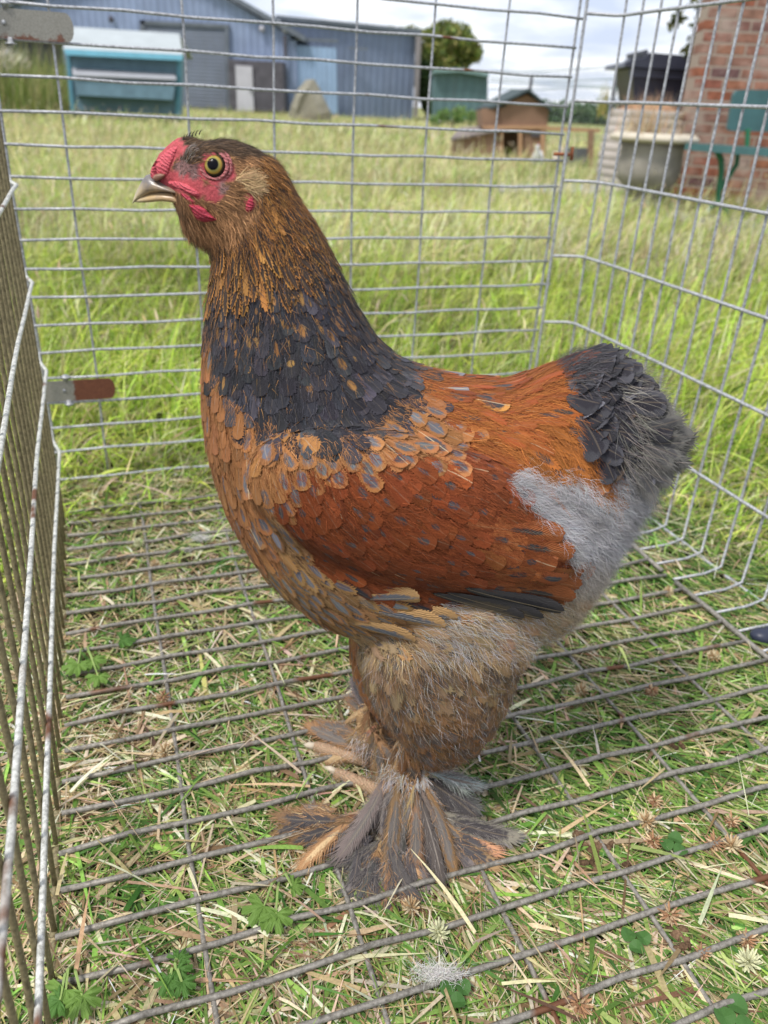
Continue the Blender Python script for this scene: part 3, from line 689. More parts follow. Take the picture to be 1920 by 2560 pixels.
for x0, y0 in ((1330, 188), (1545, 185)):
    q = AT(x0, y0, 13.9); part('post', b, M_DKWOOD, lambda g: g.tube([Vector((q.x - .02, q.y, 0)), q], .022, 6))

# paving strip
g = Geo(); pv = [G(1240, 474), G(1500, 474), G(1560, 500), G(1240, 492)]
g.add([p + Vector((0, 0, .05)) for p in pv] + [Vector((p.x, p.y, -.05)) for p in pv], [(0, 1, 2, 3), (0, 4, 5, 1), (1, 5, 6, 2), (2, 6, 7, 3), (3, 7, 4, 0)])
tag(g.build('paving', simple('slab', (0.33, 0.33, 0.36), .85, .1, 3)), kind='structure')
# patio at the wall foot
g = Geo(); pv = [G(1660, 531), G(2300, 575), G(2300, 640), G(1850, 585), G(1670, 548)]
g.add([p + Vector((0, 0, .012)) for p in pv], [(0, 1, 2, 3, 4)])
tag(g.build('path', simple('patio_stone', (0.20, 0.20, 0.23), .9, .15, 3)), kind='structure')

# brick wall
t = NT('brick', 0.9, 0.15)
bt = t.n.new('ShaderNodeTexBrick'); bt.offset = 0.5; bt.squash = 1
t.l.new(t.obj(), bt.inputs['Vector'])
for k_, v_ in (('Scale', 1.0), ('Mortar Size', 0.009), ('Mortar Smooth', 0.3), ('Bias', 0.0), ('Brick Width', 0.225), ('Row Height', 0.078)): bt.inputs[k_].default_value = v_
bt.inputs['Color1'].default_value = (0, 0, 0, 1); bt.inputs['Color2'].default_value = (1, 1, 1, 1); bt.inputs['Mortar'].default_value = (0.5, 0.5, 0.5, 1)
bc = t.ramp(bt.outputs['Color'], [(0.0, (0.30, 0.105, 0.075)), (0.18, (0.36, 0.12, 0.06)), (0.36, (0.27, 0.15, 0.115)), (0.5, (0.40, 0.19, 0.125)), (0.66, (0.15, 0.085, 0.095)), (0.8, (0.43, 0.17, 0.08)), (0.93, (0.34, 0.2, 0.15)), (1.0, (0.55, 0.45, 0.38))])
f1 = t.noise(14, t.obj(), 5, 0.65); f2 = t.noise(2.2, t.obj(), 4, 0.6)
bc = t.mix(0.18, bc, (0.32, 0.20, 0.17))
bc = t.mix(1.0, bc, t.ramp(f1, [(0.3, (0.42,) * 3), (0.7, (1.0,) * 3)]), 'MULTIPLY')
bc = t.mix(t.ramp(f2, [(0.48, (0, 0, 0)), (0.62, (0.6,) * 3)]), bc, (0.46, 0.38, 0.32))
t.col(t.mix(bt.outputs['Fac'], bc, (0.33, 0.27, 0.22)))
t.bump(t.math('SUBTRACT', f1, t.math('MULTIPLY', bt.outputs['Fac'], 1.5)), 0.012, 0.8)
# built in its own frame (x along the wall, y up) so the courses run level
e0 = G(1671, 514); e1 = G(1910, 529)
d = (e1 - e0); wall_len = 7.0; ang = math.atan2(d.y, d.x)
g = Geo(); L_ = wall_len; Hh = 3.2; Th = 0.30
g.add([(0, 0, 0), (L_, 0, 0), (L_, Hh, 0), (0, Hh, 0), (0, 0, -Th), (L_, 0, -Th), (L_, Hh, -Th), (0, Hh, -Th)], [(0, 1, 2, 3), (5, 4, 7, 6), (4, 0, 3, 7), (3, 2, 6, 7), (1, 5, 6, 2)])
bw = g.build('brick_wall', t.m); bw.location = (e0.x, e0.y, 0); bw.rotation_euler = (math.pi / 2, 0, ang)
tag(bw, 'old red brick wall with pale mortar behind the green bench', 'wall')
WN = Vector((math.sin(ang), -math.cos(ang), 0)); WD = Vector((math.cos(ang), math.sin(ang), 0))

# creeper sprigs at the wall edge
for px_, n_, r_, lb in (([(1690, 40, 0), (1682, 60, 0), (1697, 50, .1)], 90, .05, 'small leafy sprig hanging in the sky left of the wall top'), ([(1745, 60, 0), (1738, 95, 0), (1728, 125, 0), (1742, 5, 0), (1720, 132, 0)], 160, .06, 'dark creeper leaves edging the brick wall above the bin')):
    base = AT(px_[0][0] + 30, px_[0][1] - 30, 7.6); tree('creeper', lb, 'creeper', base, .2, cen(px_, 7.6), [r_] * len(px_), n_, .028, [(1, (0.05, 0.07, 0.02)), (1, (0.12, 0.13, 0.04))], .006)

# wheelie bin
YB = 7.7
M_BIN = simple('bin_plastic', (0.030, 0.034, 0.055), 0.35, 0.2, 6, 0.5)
b = empty('wheelie_bin', AT(1640, 400, YB)); tag(b, 'black wheelie bin with a closed lid standing at the end of the brick wall', 'bin')
def binb(g):
    t0 = [AT(1577, 172, YB), AT(1722, 176, YB)]; b0 = [AT(1600, 440, YB), AT(1700, 440, YB)]
    zt = t0[0].z
    a_ = [Vector((b0[0].x, YB, .12)), Vector((b0[1].x, YB, .12)), Vector((b0[1].x, YB + .42, .12)), Vector((b0[0].x, YB + .42, .12)), Vector((t0[0].x, YB - .05, zt)), Vector((t0[1].x, YB - .05, zt)), Vector((t0[1].x, YB + .55, zt)), Vector((t0[0].x, YB + .55, zt))]
    g.add(a_, [(3, 2, 1, 0), (4, 5, 6, 7), (0, 1, 5, 4), (1, 2, 6, 5), (2, 3, 7, 6), (3, 0, 4, 7)])
    g.box((t0[0].lerp(t0[1], .5).x, YB - .07, zt - .03), (t0[1].x - t0[0].x + .04, .05, .06))
part('body', b, M_BIN, binb)
def binl(g):
    l0 = AT(1552, 163, YB); l1 = AT(1742, 168, YB); z_ = l0.z; zt = AT(1640, 138, YB).z
    outl_ = [(l0.x, z_ - .015), (l0.x + .01, z_ + .02), (l0.x + .16, zt - .03), (l0.x + .2, zt + .01), (l1.x - .12, zt), (l1.x, z_ + .02), (l1.x, z_ - .015)]
    g.prism([Vector((a_, YB - .12, c_)) for a_, c_ in outl_], (0, .74, 0))
    g.tube([Vector((l0.x + .17, YB - .1, zt + .015)), Vector((l0.x + .17, YB + .5, zt + .015))], .018, 8)
part('lid', b, M_BIN, binl)
for dx in (.05, -.05):
    q = Vector((AT(1605 if dx > 0 else 1695, 440, YB).x + dx, YB + .42, .1)); part('wheel', b, M_BIN, lambda g: g.tube([q - Vector((.025, 0, 0)), q + Vector((.025, 0, 0))], .1, 16))

# ribbed barrel planter behind the urn
YR = 7.3
c_ = AT(1592, 440, YR); top = AT(1590, 275, YR).z; rr = (AT(1692, 300, YR).x - AT(1487, 300, YR).x) / 2
prof = [(rr * .80, 0)]
nr = 11
for i in range(nr):
    z0 = top * i / nr; z1 = top * (i + 1) / nr; rad = rr * (0.88 + 0.14 * math.sin(math.pi * (i + .5) / nr * .9 + .25))
    prof += [(rad * .982, z0 + .004), (rad, z0 + .012), (rad, z1 - .012), (rad * .982, z1 - .004)]
prof += [(rr * .8, top), (rr * .7, top - .04)]
b = empty('barrel_planter', (c_.x, YR, 0)); tag(b, 'tall pale grey ribbed barrel planter behind the stone urn', 'planter')
part('tub', b, simple('weathered_plastic', (0.40, 0.36, 0.33), .8, .15, 6), lambda g: g.lathe((c_.x, YR, 0), prof, 32), True)
part('soil', b, simple('rusty_soil', (0.35, 0.20, 0.12), .95, .3, 20), lambda g: g.ball((c_.x, YR, top - .03), (rr * .72, rr * .72, .09), 3, rough=.05))
V_, Q_, k_ = blades(np.array([c_.x, YR, top - .04]) + rng.normal(0, .12, (260, 3)) * np.array([1, 1, .1]), rng.random(260) * 6.28, rng.normal(1.1, .35, 260), rng.uniform(.1, .26, 260), np.full(260, .007), rng.random(260) * .4, rng.random(260), 3)
o = np_mesh('dead_plant', V_, Q_, None, M_GRASS, None, {'Col': np.repeat(pick(260, [(2, (0.45, 0.30, 0.19)), (1, (0.30, 0.20, 0.14))]), k_, 0)}); tag(o, 'dry brown dead plant growing from the ribbed barrel in front of the bin', 'plant')
V_, Q_, k_ = blades(np.array([AT(1508, 262, YR).x, YR, top - .04]) + rng.normal(0, .02, (30, 3)), rng.random(30) * 6.28, rng.normal(1.4, .15, 30), rng.uniform(.08, .26, 30), np.full(30, .012), rng.random(30) * .2, rng.random(30), 3)
o = np_mesh('weed', V_, Q_, None, M_GRASS, None, {'Col': np.repeat(pick(30, [(2, (0.30, 0.31, 0.10)), (1, (0.40, 0.34, 0.12))]), k_, 0)}); tag(o, 'thin yellow green weed at the left rim of the ribbed barrel', 'plant')

# stone urn
YU = 6.5
cu = AT(1626, 400, YU); zr = AT(1626, 340, YU).z; ru = (AT(1735, 340, YU).x - AT(1517, 340, YU).x) / 2
b = empty('stone_urn', (cu.x, YU, 0)); tag(b, 'wide mouthed stone urn planter with a pale lip, filled with dry grass', 'urn')
k_ = zr
pr = [(ru * .34, 0), (ru * .34, k_ * .12), (ru * .26, k_ * .18), (ru * .42, k_ * .28), (ru * .66, k_ * .4), (ru * .74, k_ * .55), (ru * .72, k_ * .7), (ru * .70, k_ * .82), (ru * .74, k_ * .92)]
part('bowl', b, simple('urn_stone', (0.27, 0.25, 0.22), .9, .25, 5, bump=.02), lambda g: g.lathe((cu.x, YU, 0), pr, 32), True)
def rim(g):
    n = 36; pr2 = [(.74, .92), (.95, .935), (1.0, .96), (.98, 1.0), (.86, 1.04), (.72, 1.04), (.66, .98)]
    V = []
    for r, z in pr2:
        for j in range(n):
            k2 = 1 + (.022 * math.sin(j * 2 * math.pi * 9 / n) if r > .9 else 0); V.append((cu.x + ru * r * k2 * math.cos(j * 2 * math.pi / n), YU + ru * r * k2 * math.sin(j * 2 * math.pi / n), k_ * z))
    g.add(V, [(i * n + j, i * n + (j + 1) % n, (i + 1) * n + (j + 1) % n, (i + 1) * n + j) for i in range(len(pr2) - 1) for j in range(n)])
part('rim', b, simple('rim_stone', (0.52, 0.47, 0.38), .9, .12, 9), rim, True)
part('soil', b, simple('urn_soil', (0.12, 0.09, 0.06), .95, .3, 20), lambda g: g.lathe((cu.x, YU, 0), [(ru * .7, k_ * .93), (ru * .68, k_ * .98)], 24))
V_, Q_, kk = blades(np.array([cu.x - .06, YU, k_]) + rng.normal(0, .10, (220, 3)) * np.array([1, 1, .05]), rng.random(220) * 6.28, rng.normal(1.35, .2, 220), rng.uniform(.1, .34, 220), np.full(220, .006), rng.random(220) * .3, rng.random(220), 3)
o = np_mesh('dry_grass', V_, Q_, None, M_GRASS, None, {'Col': np.repeat(pick(220, [(2, (0.58, 0.46, 0.28)), (1, (0.45, 0.33, 0.2))]), kk, 0)}); tag(o, 'tuft of straw coloured dry grass growing in the stone urn', 'plant')

# green bench: slatted back and seat on curved iron legs
M_BENCH = simple('bench_paint', (0.05, 0.125, 0.13), 0.5, 0.15, 12, 0.4)
M_IRON = simple('green_iron', (0.02, 0.16, 0.075), 0.4, 0.15, 10, 0.5)
b = empty('garden_bench', G(1800, 530)); tag(b, 'green painted garden bench on curved iron legs beside the brick wall', 'bench')
YS = 6.2
def slab(g, pxs, Y, th, vec):
    P_ = [AT(x, y, Y) for x, y in pxs]; g.prism(P_, vec)
def seat(g):
    a_ = AT(1714, 358, YS); c2 = AT(2150, 385, YS - .9)
    dv = (c2 - a_); dv.z = 0; pn = Vector((-dv.y, dv.x, 0)).normalized()
    for k in range(3):
        o_ = a_ + pn * (.115 * k + .0)
        v = [o_, o_ + dv, o_ + dv + pn * .10, o_ + pn * .10]; v = [Vector((p.x, p.y, a_.z)) for p in v]
        g.add(v + [p - Vector((0, 0, .045)) for p in v], [(0, 1, 2, 3), (7, 6, 5, 4), (0, 4, 5, 1), (1, 5, 6, 2), (2, 6, 7, 3), (3, 7, 4, 0)])
part('seat', b, M_BENCH, seat)
def back(g):
    pl_ = [(1820, 322), (1824, 300), (1834, 238), (1843, 227), (1860, 224), (2150, 226), (2150, 335), (1840, 328), (1826, 327)]
    slab(g, pl_, YS + .12, 0, (0, .045, 0))
part('backrest', b, M_BENCH, back)
def leg(g, dx, dY):
    P_ = [AT(x + dx, y, YS + dY) for x, y in ((1793, 378), (1803, 400), (1804, 430), (1798, 470), (1795, 505))]
    P2_ = [AT(x + dx, y, YS + dY) for x, y in ((1845, 380), (1842, 410), (1820, 445), (1800, 475), (1795, 505))]
    g.tube(P_, .022, 8); g.tube(P2_, .018, 8)
    f1_ = AT(1762 + dx, 545, YS + dY); f2_ = AT(1822 + dx, 560, YS + dY); f1_.z = f2_.z = 0.015
    g.tube([P_[-1], P_[-1].lerp(f1_, .5) + Vector((0, 0, .02)), f1_], .02, 8); g.tube([P_[-1], P_[-1].lerp(f2_, .6) + Vector((0, 0, .01)), f2_], .02, 8)
    g.tube([AT(1870 + dx, 322, YS + dY + .10), AT(1868 + dx, 365, YS + dY + .10)], .018, 8)
part('leg', b, M_IRON, lambda g: leg(g, 0, 0)); part('leg', b, M_IRON, lambda g: leg(g, 330, -.7))
# ------------------------------------------------------------------ the hen
Y0 = 0.595
hen = empty('brahma_hen', (0.03, Y0, 0)); tag(hen, 'feather footed rust and slate coloured hen standing sideways in the wire pen', 'hen')

def ring_tube(pairs, n=28):
    """closed tube through rings given by (front, back) outline points, half width and plane"""
    V = []
    for (ax, ay), (bx, by), c, Yc in pairs:
        A = np.array(AD(ax, ay, Yc)); B = np.array(AD(bx, by, Yc)); m = (A + B) / 2; h_ = (B - A) / 2
        for j in range(n):
            a = 2 * math.pi * j / n; ca, sa = math.cos(a), math.sin(a)
            V.append(m + h_ * ca + np.array([0, c, 0]) * np.sign(sa) * abs(sa) ** 0.9)
    m_ = len(pairs)
    Fs = [(i * n + j, i * n + (j + 1) % n, (i + 1) * n + (j + 1) % n, (i + 1) * n + j) for i in range(m_ - 1) for j in range(n)]
    Fs += [tuple(range(n - 1, -1, -1)), tuple((m_ - 1) * n + j for j in range(n))]
    return V, Fs
def dense(pairs, k=4):
    """Catmull-Rom refinement of the rings"""
    A = np.array([[*p[0], *p[1], p[2], p[3]] for p in pairs]); out = []
    for i in range(len(A) - 1):
        p0, p1, p2, p3 = A[max(i - 1, 0)], A[i], A[i + 1], A[min(i + 2, len(A) - 1)]
        for t_ in np.arange(k) / k:
            out.append(0.5 * ((2 * p1) + (-p0 + p2) * t_ + (2 * p0 - 5 * p1 + 4 * p2 - p3) * t_ ** 2 + (-p0 + 3 * p1 - 3 * p2 + p3) * t_ ** 3))
    out.append(A[-1]); return [((a[0], a[1]), (a[2], a[3]), max(a[4], .004), a[5]) for a in out]
bg = Geo()
trunk = [((388, 432), (400, 345), .014, Y0), ((395, 452), (430, 312), .024, Y0), ((412, 490), (500, 300), .030, Y0), ((432, 520), (590, 345), .031, Y0), ((462, 548), (640, 425), .032, Y0), ((462, 600), (690, 505), .037, Y0),
         ((452, 665), (738, 600), .046, Y0), ((446, 745), (782, 688), .057, Y0), ((444, 850), (835, 760), .068, Y0), ((458, 960), (900, 802), .080, Y0), ((498, 1085), (990, 826), .089, Y0), ((575, 1210), (1060, 834), .094, Y0),
         ((690, 1308), (1110, 835), .096, Y0), ((830, 1355), (1150, 822), .095, Y0), ((980, 1365), (1185, 805), .089, Y0), ((1165, 1350), (1215, 795), .082, Y0), ((1262, 1268), (1252, 775), .069, Y0), ((1322, 1175), (1300, 768), .055, Y0),
         ((1368, 1090), (1350, 797), .040, Y0), ((1395, 1030), (1392, 860), .026, Y0), ((1415, 985), (1415, 910), .012, Y0)]
bg.add(*ring_tube(dense(trunk)))
for sgn in (-1, 1):
    Yt = Y0 + sgn * .045; dx = 0 if sgn < 0 else -38; dy = 0 if sgn < 0 else -18
    th_ = [((830, 1270), (1150, 1240), .048, Yt), ((800, 1360), (1165, 1340), .050, Yt), ((796, 1430), (1125, 1420), .048, Yt), ((815, 1500), (1092, 1500), .044, Yt), ((856, 1565), (1056, 1570), .033, Yt), ((894, 1610), (1008, 1616), .020, Yt), ((905, 1635), (970, 1640), .010, Yt)]
    bg.add(*ring_tube(dense([((a[0] + dx, a[1] + dy), (b_[0] + dx, b_[1] + dy), c, y_) for a, b_, c, y_ in th_], 3), 20))
    # shank down to the ground
    p = [((850, 1600), (960, 1605), .012, Yt), ((842, 1650), (915, 1655), .0085, Yt), ((838, 1700), (900, 1705), .0080, Yt), ((832, 1745), (900, 1750), .010, Yt), ((836, 1775), (890, 1780), .009, Yt)]
    if sgn > 0: p = [((770, 1530), (880, 1535), .012, Yt), ((768, 1570), (850, 1575), .0085, Yt), ((768, 1610), (840, 1615), .008, Yt), ((765, 1650), (840, 1655), .010, Yt)]
    bg.add(*ring_tube(dense(p, 3), 14))
# the raised shoulder and folded wing swelling
for sgn in (-1, 1):
    c_w = AD(900, 1118, Y0 - .085); c_w.y = Y0 + sgn * .082
    bg.ball(c_w, (.130, .030, .058), 4, rot=Matrix.Rotation(math.radians(14), 4, 'Y'))
# muzzle and forehead
for bx_, by_, bz_ in (((390, 362), .0135, (.0150, .0120, .0175)), ((378, 388), 0, (.0140, .0085, .0100)), ((402, 428), 0, (.0110, .0100, .0110)), ((358, 368), 0, (.0100, .0078, .0105)), ((374, 348), 0, (.0112, .0088, .0102)), ((405, 330), 0, (.0140, .0130, .0110)), ((430, 470), 0, (.0150, .0140, .0200))):
    bg.ball(AD(bx_[0], bx_[1], Y0), bz_, 3)
# brow, cheek
for sgn in (-1, 1):
    bg.ball((AD(462, 345, Y0).x, Y0 + sgn * .019, AD(462, 345, Y0).z), (.018, .011, .012), 3)
    bg.ball((AD(500, 440, Y0).x, Y0 + sgn * .016, AD(500, 440, Y0).z), (.026, .014, .020), 3)
body = bg.build('body', None, hen)
rm = body.modifiers.new('r', 'REMESH'); rm.mode = 'VOXEL'; rm.voxel_size = 0.0034
sm = body.modifiers.new('s', 'SMOOTH'); sm.factor = 0.6; sm.iterations = 9
dg = bpy.context.evaluated_depsgraph_get(); me2 = bpy.data.meshes.new_from_object(body.evaluated_get(dg))
body.modifiers.clear(); body.data = me2; me2.name = 'body'
me2.polygons.foreach_set('use_smooth', [True] * len(me2.polygons))
off = np.array(parent_loc(hen))
BV_ = np.zeros(len(me2.vertices) * 3); me2.vertices.foreach_get('co', BV_); BV_ = BV_.reshape(-1, 3) + off
BN_ = np.zeros(len(me2.vertices) * 3); me2.vertex_normals.foreach_get('vector', BN_); BN_ = BN_.reshape(-1, 3)
bvh = BVHTree.FromPolygons([tuple(v) for v in BV_], [tuple(p.vertices) for p in me2.polygons])
EYE = Vector((0, 0, H))
def hit(x, y):                     # the hen's near flank where survey pixel x, y meets it
    d_ = Vector(tuple(ray(x * K, y * K))).normalized(); r = bvh.ray_cast(EYE, d_)
    return r[0], r[1]

def inpoly(poly, x, y):
    c = np.zeros(len(x), bool); n = len(poly)
    for i in range(n):
        x1, y1 = poly[i]; x2, y2 = poly[(i + 1) % n]
        m = ((y1 > y) != (y2 > y)) & (x < (x2 - x1) * (y - y1) / ((y2 - y1) + 1e-9) + x1); c ^= m
    return c
# plumage zones on the flank: outline, colours (edge, centre), size, spot chance ...
RUST = (0.195, 0.046, 0.014); ORNG = (0.42, 0.165, 0.055); GOLD = (0.52, 0.235, 0.06); SLATE = (0.060, 0.062, 0.075); DARK = (0.026, 0.024, 0.030)
GREY = (0.33, 0.335, 0.37); BUFF = (0.50, 0.35, 0.19); BRN = (0.215, 0.105, 0.045); LSLATE = (0.125, 0.13, 0.15)
zones = [  # name, polygon
 ('bare', [(300, 400), (300, 340), (345, 300), (380, 290), (397, 300), (399, 318), (388, 345), (372, 372), (398, 383), (430, 392), (468, 408), (480, 425), (462, 435), (430, 425), (395, 415), (360, 402), (325, 405)]),
 ('bare', [(432, 350), (445, 338), (470, 335), (492, 345), (506, 365), (505, 388), (485, 402), (455, 403), (437, 388), (428, 368)]),
 ('lore', [(385, 350), (432, 345), (440, 395), (500, 405), (480, 425), (430, 395), (380, 385)]),
 ('bare', [(530, 440), (538, 420), (552, 408), (553, 435), (543, 460), (531, 458)]),
 ('crown', [(370, 325), (400, 285), (470, 275), (540, 290), (580, 320), (520, 345), (480, 335), (440, 340), (395, 350), (385, 345)]),
 ('cheek', [(330, 400), (480, 425), (505, 400), (520, 375), (565, 385), (560, 430), (540, 480), (500, 530), (430, 530), (380, 470), (355, 445)]),
 ('tailcore', [(1205, 800), (1250, 755), (1305, 730), (1385, 770), (1425, 840), (1440, 900), (1400, 960), (1350, 1000), (1312, 1015), (1298, 930), (1275, 880), (1225, 845)]),
 ('saddle', [(895, 775), (1040, 800), (1130, 815), (1205, 800), (1235, 845), (1290, 890), (1316, 960), (1315, 1085), (1255, 1030), (1212, 1010), (1205, 1035), (1160, 1020), (1100, 985), (1010, 955), (930, 880), (890, 830)]),
 ('fluff', [(1085, 1040), (1130, 1000), (1205, 1015), (1310, 1080), (1320, 1010), (1400, 960), (1480, 880), (1540, 1000), (1450, 1110), (1350, 1180), (1300, 1300), (1240, 1350), (1190, 1340), (1235, 1240), (1205, 1160), (1140, 1090)]),
 ('breast', [(420, 690), (457, 700), (462, 790), (485, 850), (515, 880), (528, 960), (560, 1010), (560, 1120), (620, 1230), (500, 1200), (400, 1000)]),
 ('slate', [(430, 615), (500, 605), (600, 590), (680, 545), (745, 520), (800, 680), (850, 745), (905, 795), (898, 855), (835, 875), (785, 925), (745, 950), (690, 955), (640, 930), (560, 905), (520, 870), (490, 840), (462, 790), (440, 700)]),
 ('hackle', [(440, 530), (500, 520), (530, 480), (560, 400), (560, 330), (540, 280), (620, 320), (700, 430), (780, 620), (760, 650), (640, 665), (520, 650), (425, 650)]),
 ('band', [(515, 885), (600, 905), (690, 950), (785, 925), (835, 875), (900, 855), (1000, 950), (960, 985), (850, 975), (760, 1000), (640, 1010), (590, 1040), (585, 1120), (530, 1110), (520, 960)]),
 ('wing', [(590, 1035), (640, 1005), (760, 995), (860, 970), (980, 960), (1100, 985), (1125, 1060), (1205, 1160), (1240, 1225), (1220, 1290), (1150, 1312), (960, 1300), (880, 1320), (760, 1270), (660, 1215), (600, 1110)]),
 ('thigh', [(760, 1368), (900, 1350), (960, 1300), (1220, 1290), (1250, 1340), (1190, 1400), (1130, 1460), (1120, 1560), (1080, 1640), (980, 1680), (860, 1630), (790, 1520), (770, 1420)]),
 ('belly', [(520, 1100), (600, 1110), (660, 1215), (760, 1270), (880, 1320), (960, 1300), (960, 1360), (880, 1400), (780, 1390), (560, 1260)]),
 ('shank', [(740, 1600), (1000, 1600), (1000, 1800), (740, 1800)]),
]
ZN = sorted(set(z[0] for z in zones)); 
def classify(P):
    """zone name for world points; the far flank mirrors the near one"""
    Q = P.copy(); Q[:, 1] = np.where(Q[:, 1] > Y0, 2 * Y0 - Q[:, 1], Q[:, 1])
    px = proj(Q); px += np.stack([vnoise(px[:, 0], px[:, 1], .05, 1), vnoise(px[:, 0], px[:, 1], .05, 7)], 1) * 11
    z = np.full(len(P), 'breast', dtype='<U10')
    for nm, poly in reversed(zones): z[inpoly(poly, px[:, 0], px[:, 1])] = nm
    up = (px[:, 1] < 640) & (z == 'breast'); z[up & (px[:, 0] > 560)] = 'hackle'
    z[(z == 'breast') & (px[:, 0] > 1180)] = np.where(px[(z == 'breast') & (px[:, 0] > 1180), 1] < 1000, 'tailcore', 'fluff')
    z[(z == 'breast') & (px[:, 0] > 900) & (px[:, 1] < 1000)] = 'saddle'
    z[(z == 'breast') & (px[:, 0] < 560) & (px[:, 1] < 560)] = 'cheek'
    return z, px
FLOW = np.array([(360, 330, .7, -.6), (400, 300, 1, -.5), (480, 290, 1, .15), (560, 330, .8, .6), (620, 400, .6, .9), (660, 480, .5, 1), (500, 500, .4, 1), (400, 470, .6, .8), (460, 430, 1, .5), (440, 520, .3, 1), (520, 400, 1, .1), (460, 580, 0, 1), (560, 560, .15, 1), (560, 450, .5, .9),
 (680, 560, .4, 1), (450, 700, -.05, 1), (600, 750, .08, 1), (760, 700, .35, 1), (500, 850, .05, 1), (700, 900, .12, 1), (850, 820, .6, .8), (930, 800, 1, .35), (440, 900, .05, 1), (490, 1050, .3, 1), (580, 980, .25, 1), (700, 980, .4, 1), (850, 950, .8, .75), (1000, 880, 1, .35),
 (1150, 900, 1, .55), (1170, 980, .8, .9), (1260, 990, .45, 1), (1280, 900, .8, .8), (650, 1090, .55, .85), (800, 1080, .9, .6), (950, 1050, 1, .5), (1100, 1120, 1, .45), (1200, 1220, 1, .2), (700, 1200, .8, .55), (900, 1230, 1, .22), (1050, 1280, 1, .05), (560, 1180, .6, .8), (650, 1270, .85, .45),
 (780, 1340, 1, .25), (900, 1350, 1, .1), (830, 1430, .15, 1), (1000, 1420, .5, .8), (1150, 1350, .8, .6), (860, 1550, .45, .85), (950, 1540, .7, .6), (1060, 1550, .1, .9), (1000, 1620, .3, .6), (1240, 780, .9, -.3), (1330, 770, .9, .3), (1290, 870, .8, .5), (1400, 880, .6, .8), (1360, 1000, .7, .6),
 (1200, 1080, .8, .5), (1300, 1150, .7, .6), (1250, 1250, .5, .85), (1050, 820, 1, .05), (1140, 815, 1, -.15), (1450, 1000, .9, .3), (860, 1700, .1, 1), (800, 1600, 0, 1)], float)
def flow(px):
    d2 = ((px[:, None, :] - FLOW[None, :, :2]) ** 2).sum(2); w = 1 / (d2 + 400) ** 1.6
    f = (w[:, :, None] * FLOW[None, :, 2:]).sum(1) / w.sum(1)[:, None]
    return f / (np.linalg.norm(f, axis=1, keepdims=True) + 1e-9)
BASEC = {'bare': (0.42, 0.075, 0.085), 'lore': (0.24, 0.13, 0.12), 'crown': (0.07, 0.045, 0.03), 'cheek': (0.20, 0.10, 0.05), 'tailcore': DARK, 'saddle': tuple(np.array(RUST) * 1.1), 'fluff': (0.27, 0.275, 0.30), 'breast': (0.28, 0.11, 0.04), 'slate': DARK,
         'hackle': (0.13, 0.065, 0.025), 'band': (0.28, 0.11, 0.04), 'wing': tuple(np.array(RUST) * .8), 'thigh': (0.25, 0.17, 0.09), 'belly': (0.22, 0.13, 0.065), 'shank': (0.45, 0.28, 0.14)}
zb, _ = classify(BV_)
cb = np.array([BASEC[z] for z in zb])
a_ = me2.color_attributes.new('Col', 'FLOAT_COLOR', 'POINT'); a_.data.foreach_set('color', np.concatenate([cb, np.ones((len(cb), 1))], 1).ravel().astype(np.float32))
me2.materials.clear(); tb = NT('hen_skin', .75, .25); fn = tb.noise(500, None, 4, .6)
tb.col(tb.mix(1.0, tb.attr('Col'), tb.ramp(fn, [(.3, (.75,) * 3), (.7, (1.2,) * 3)]), 'MULTIPLY')); tb.bump(fn, .0015, .8); me2.materials.append(tb.m)

# --- feather shader: edge colour, centre spot, barbs
tf = NT('feather', .68, .14)
uvn = tf.n.new('ShaderNodeUVMap'); uvn.uv_map = 'UVMap'; suv = tf.n.new('ShaderNodeSeparateXYZ'); tf.l.new(uvn.outputs[0], suv.inputs[0])
tt = tf.math('MULTIPLY_ADD', suv.outputs[0], 2.0, -1.0); ss = suv.outputs[1]
par = tf.n.new('ShaderNodeSeparateColor'); tf.l.new(tf.attr('Par'), par.inputs[0])
nz = tf.noise(260, None, 3, .6)
dx_ = tf.math('DIVIDE', tt, tf.math('ADD', par.outputs[0], .001)); dy_ = tf.math('DIVIDE', tf.math('SUBTRACT', ss, .62), tf.math('ADD', par.outputs[1], .001))
dd = tf.math('SQRT', tf.math('ADD', tf.math('MULTIPLY', dx_, dx_), tf.math('MULTIPLY', dy_, dy_)))
dd = tf.math('ADD', dd, tf.math('MULTIPLY', tf.math('SUBTRACT', nz, .5), 1.0))
msk = tf.ramp(dd, [(.68, (1, 1, 1)), (1.08, (0, 0, 0))])
bar = tf.math('SINE', tf.math('ADD', tf.math('MULTIPLY', ss, 170.0), tf.math('ADD', tf.math('MULTIPLY', tf.math('ABSOLUTE', tt), -42.0), tf.math('MULTIPLY', nz, 9.0))))
barc = tf.ramp(tf.math('MULTIPLY_ADD', bar, .5, .5), [(0, (.86,) * 3), (.6, (1.04,) * 3)])
cc = tf.mix(msk, tf.attr('C1'), tf.attr('C2')); cc = tf.mix(1.0, cc, barc, 'MULTIPLY')
shaft = tf.ramp(tf.math('ABSOLUTE', tt), [(.035, (1, 1, 1)), (.075, (0, 0, 0))])
cc = tf.mix(tf.math('MULTIPLY', shaft, par.outputs[2]), cc, (0.55, 0.42, 0.26))
tf.col(cc); tf.bump(bar, .0006, .45)
tf.b.inputs['Sheen Weight'].default_value = 0.03
M_FEA = tf.m

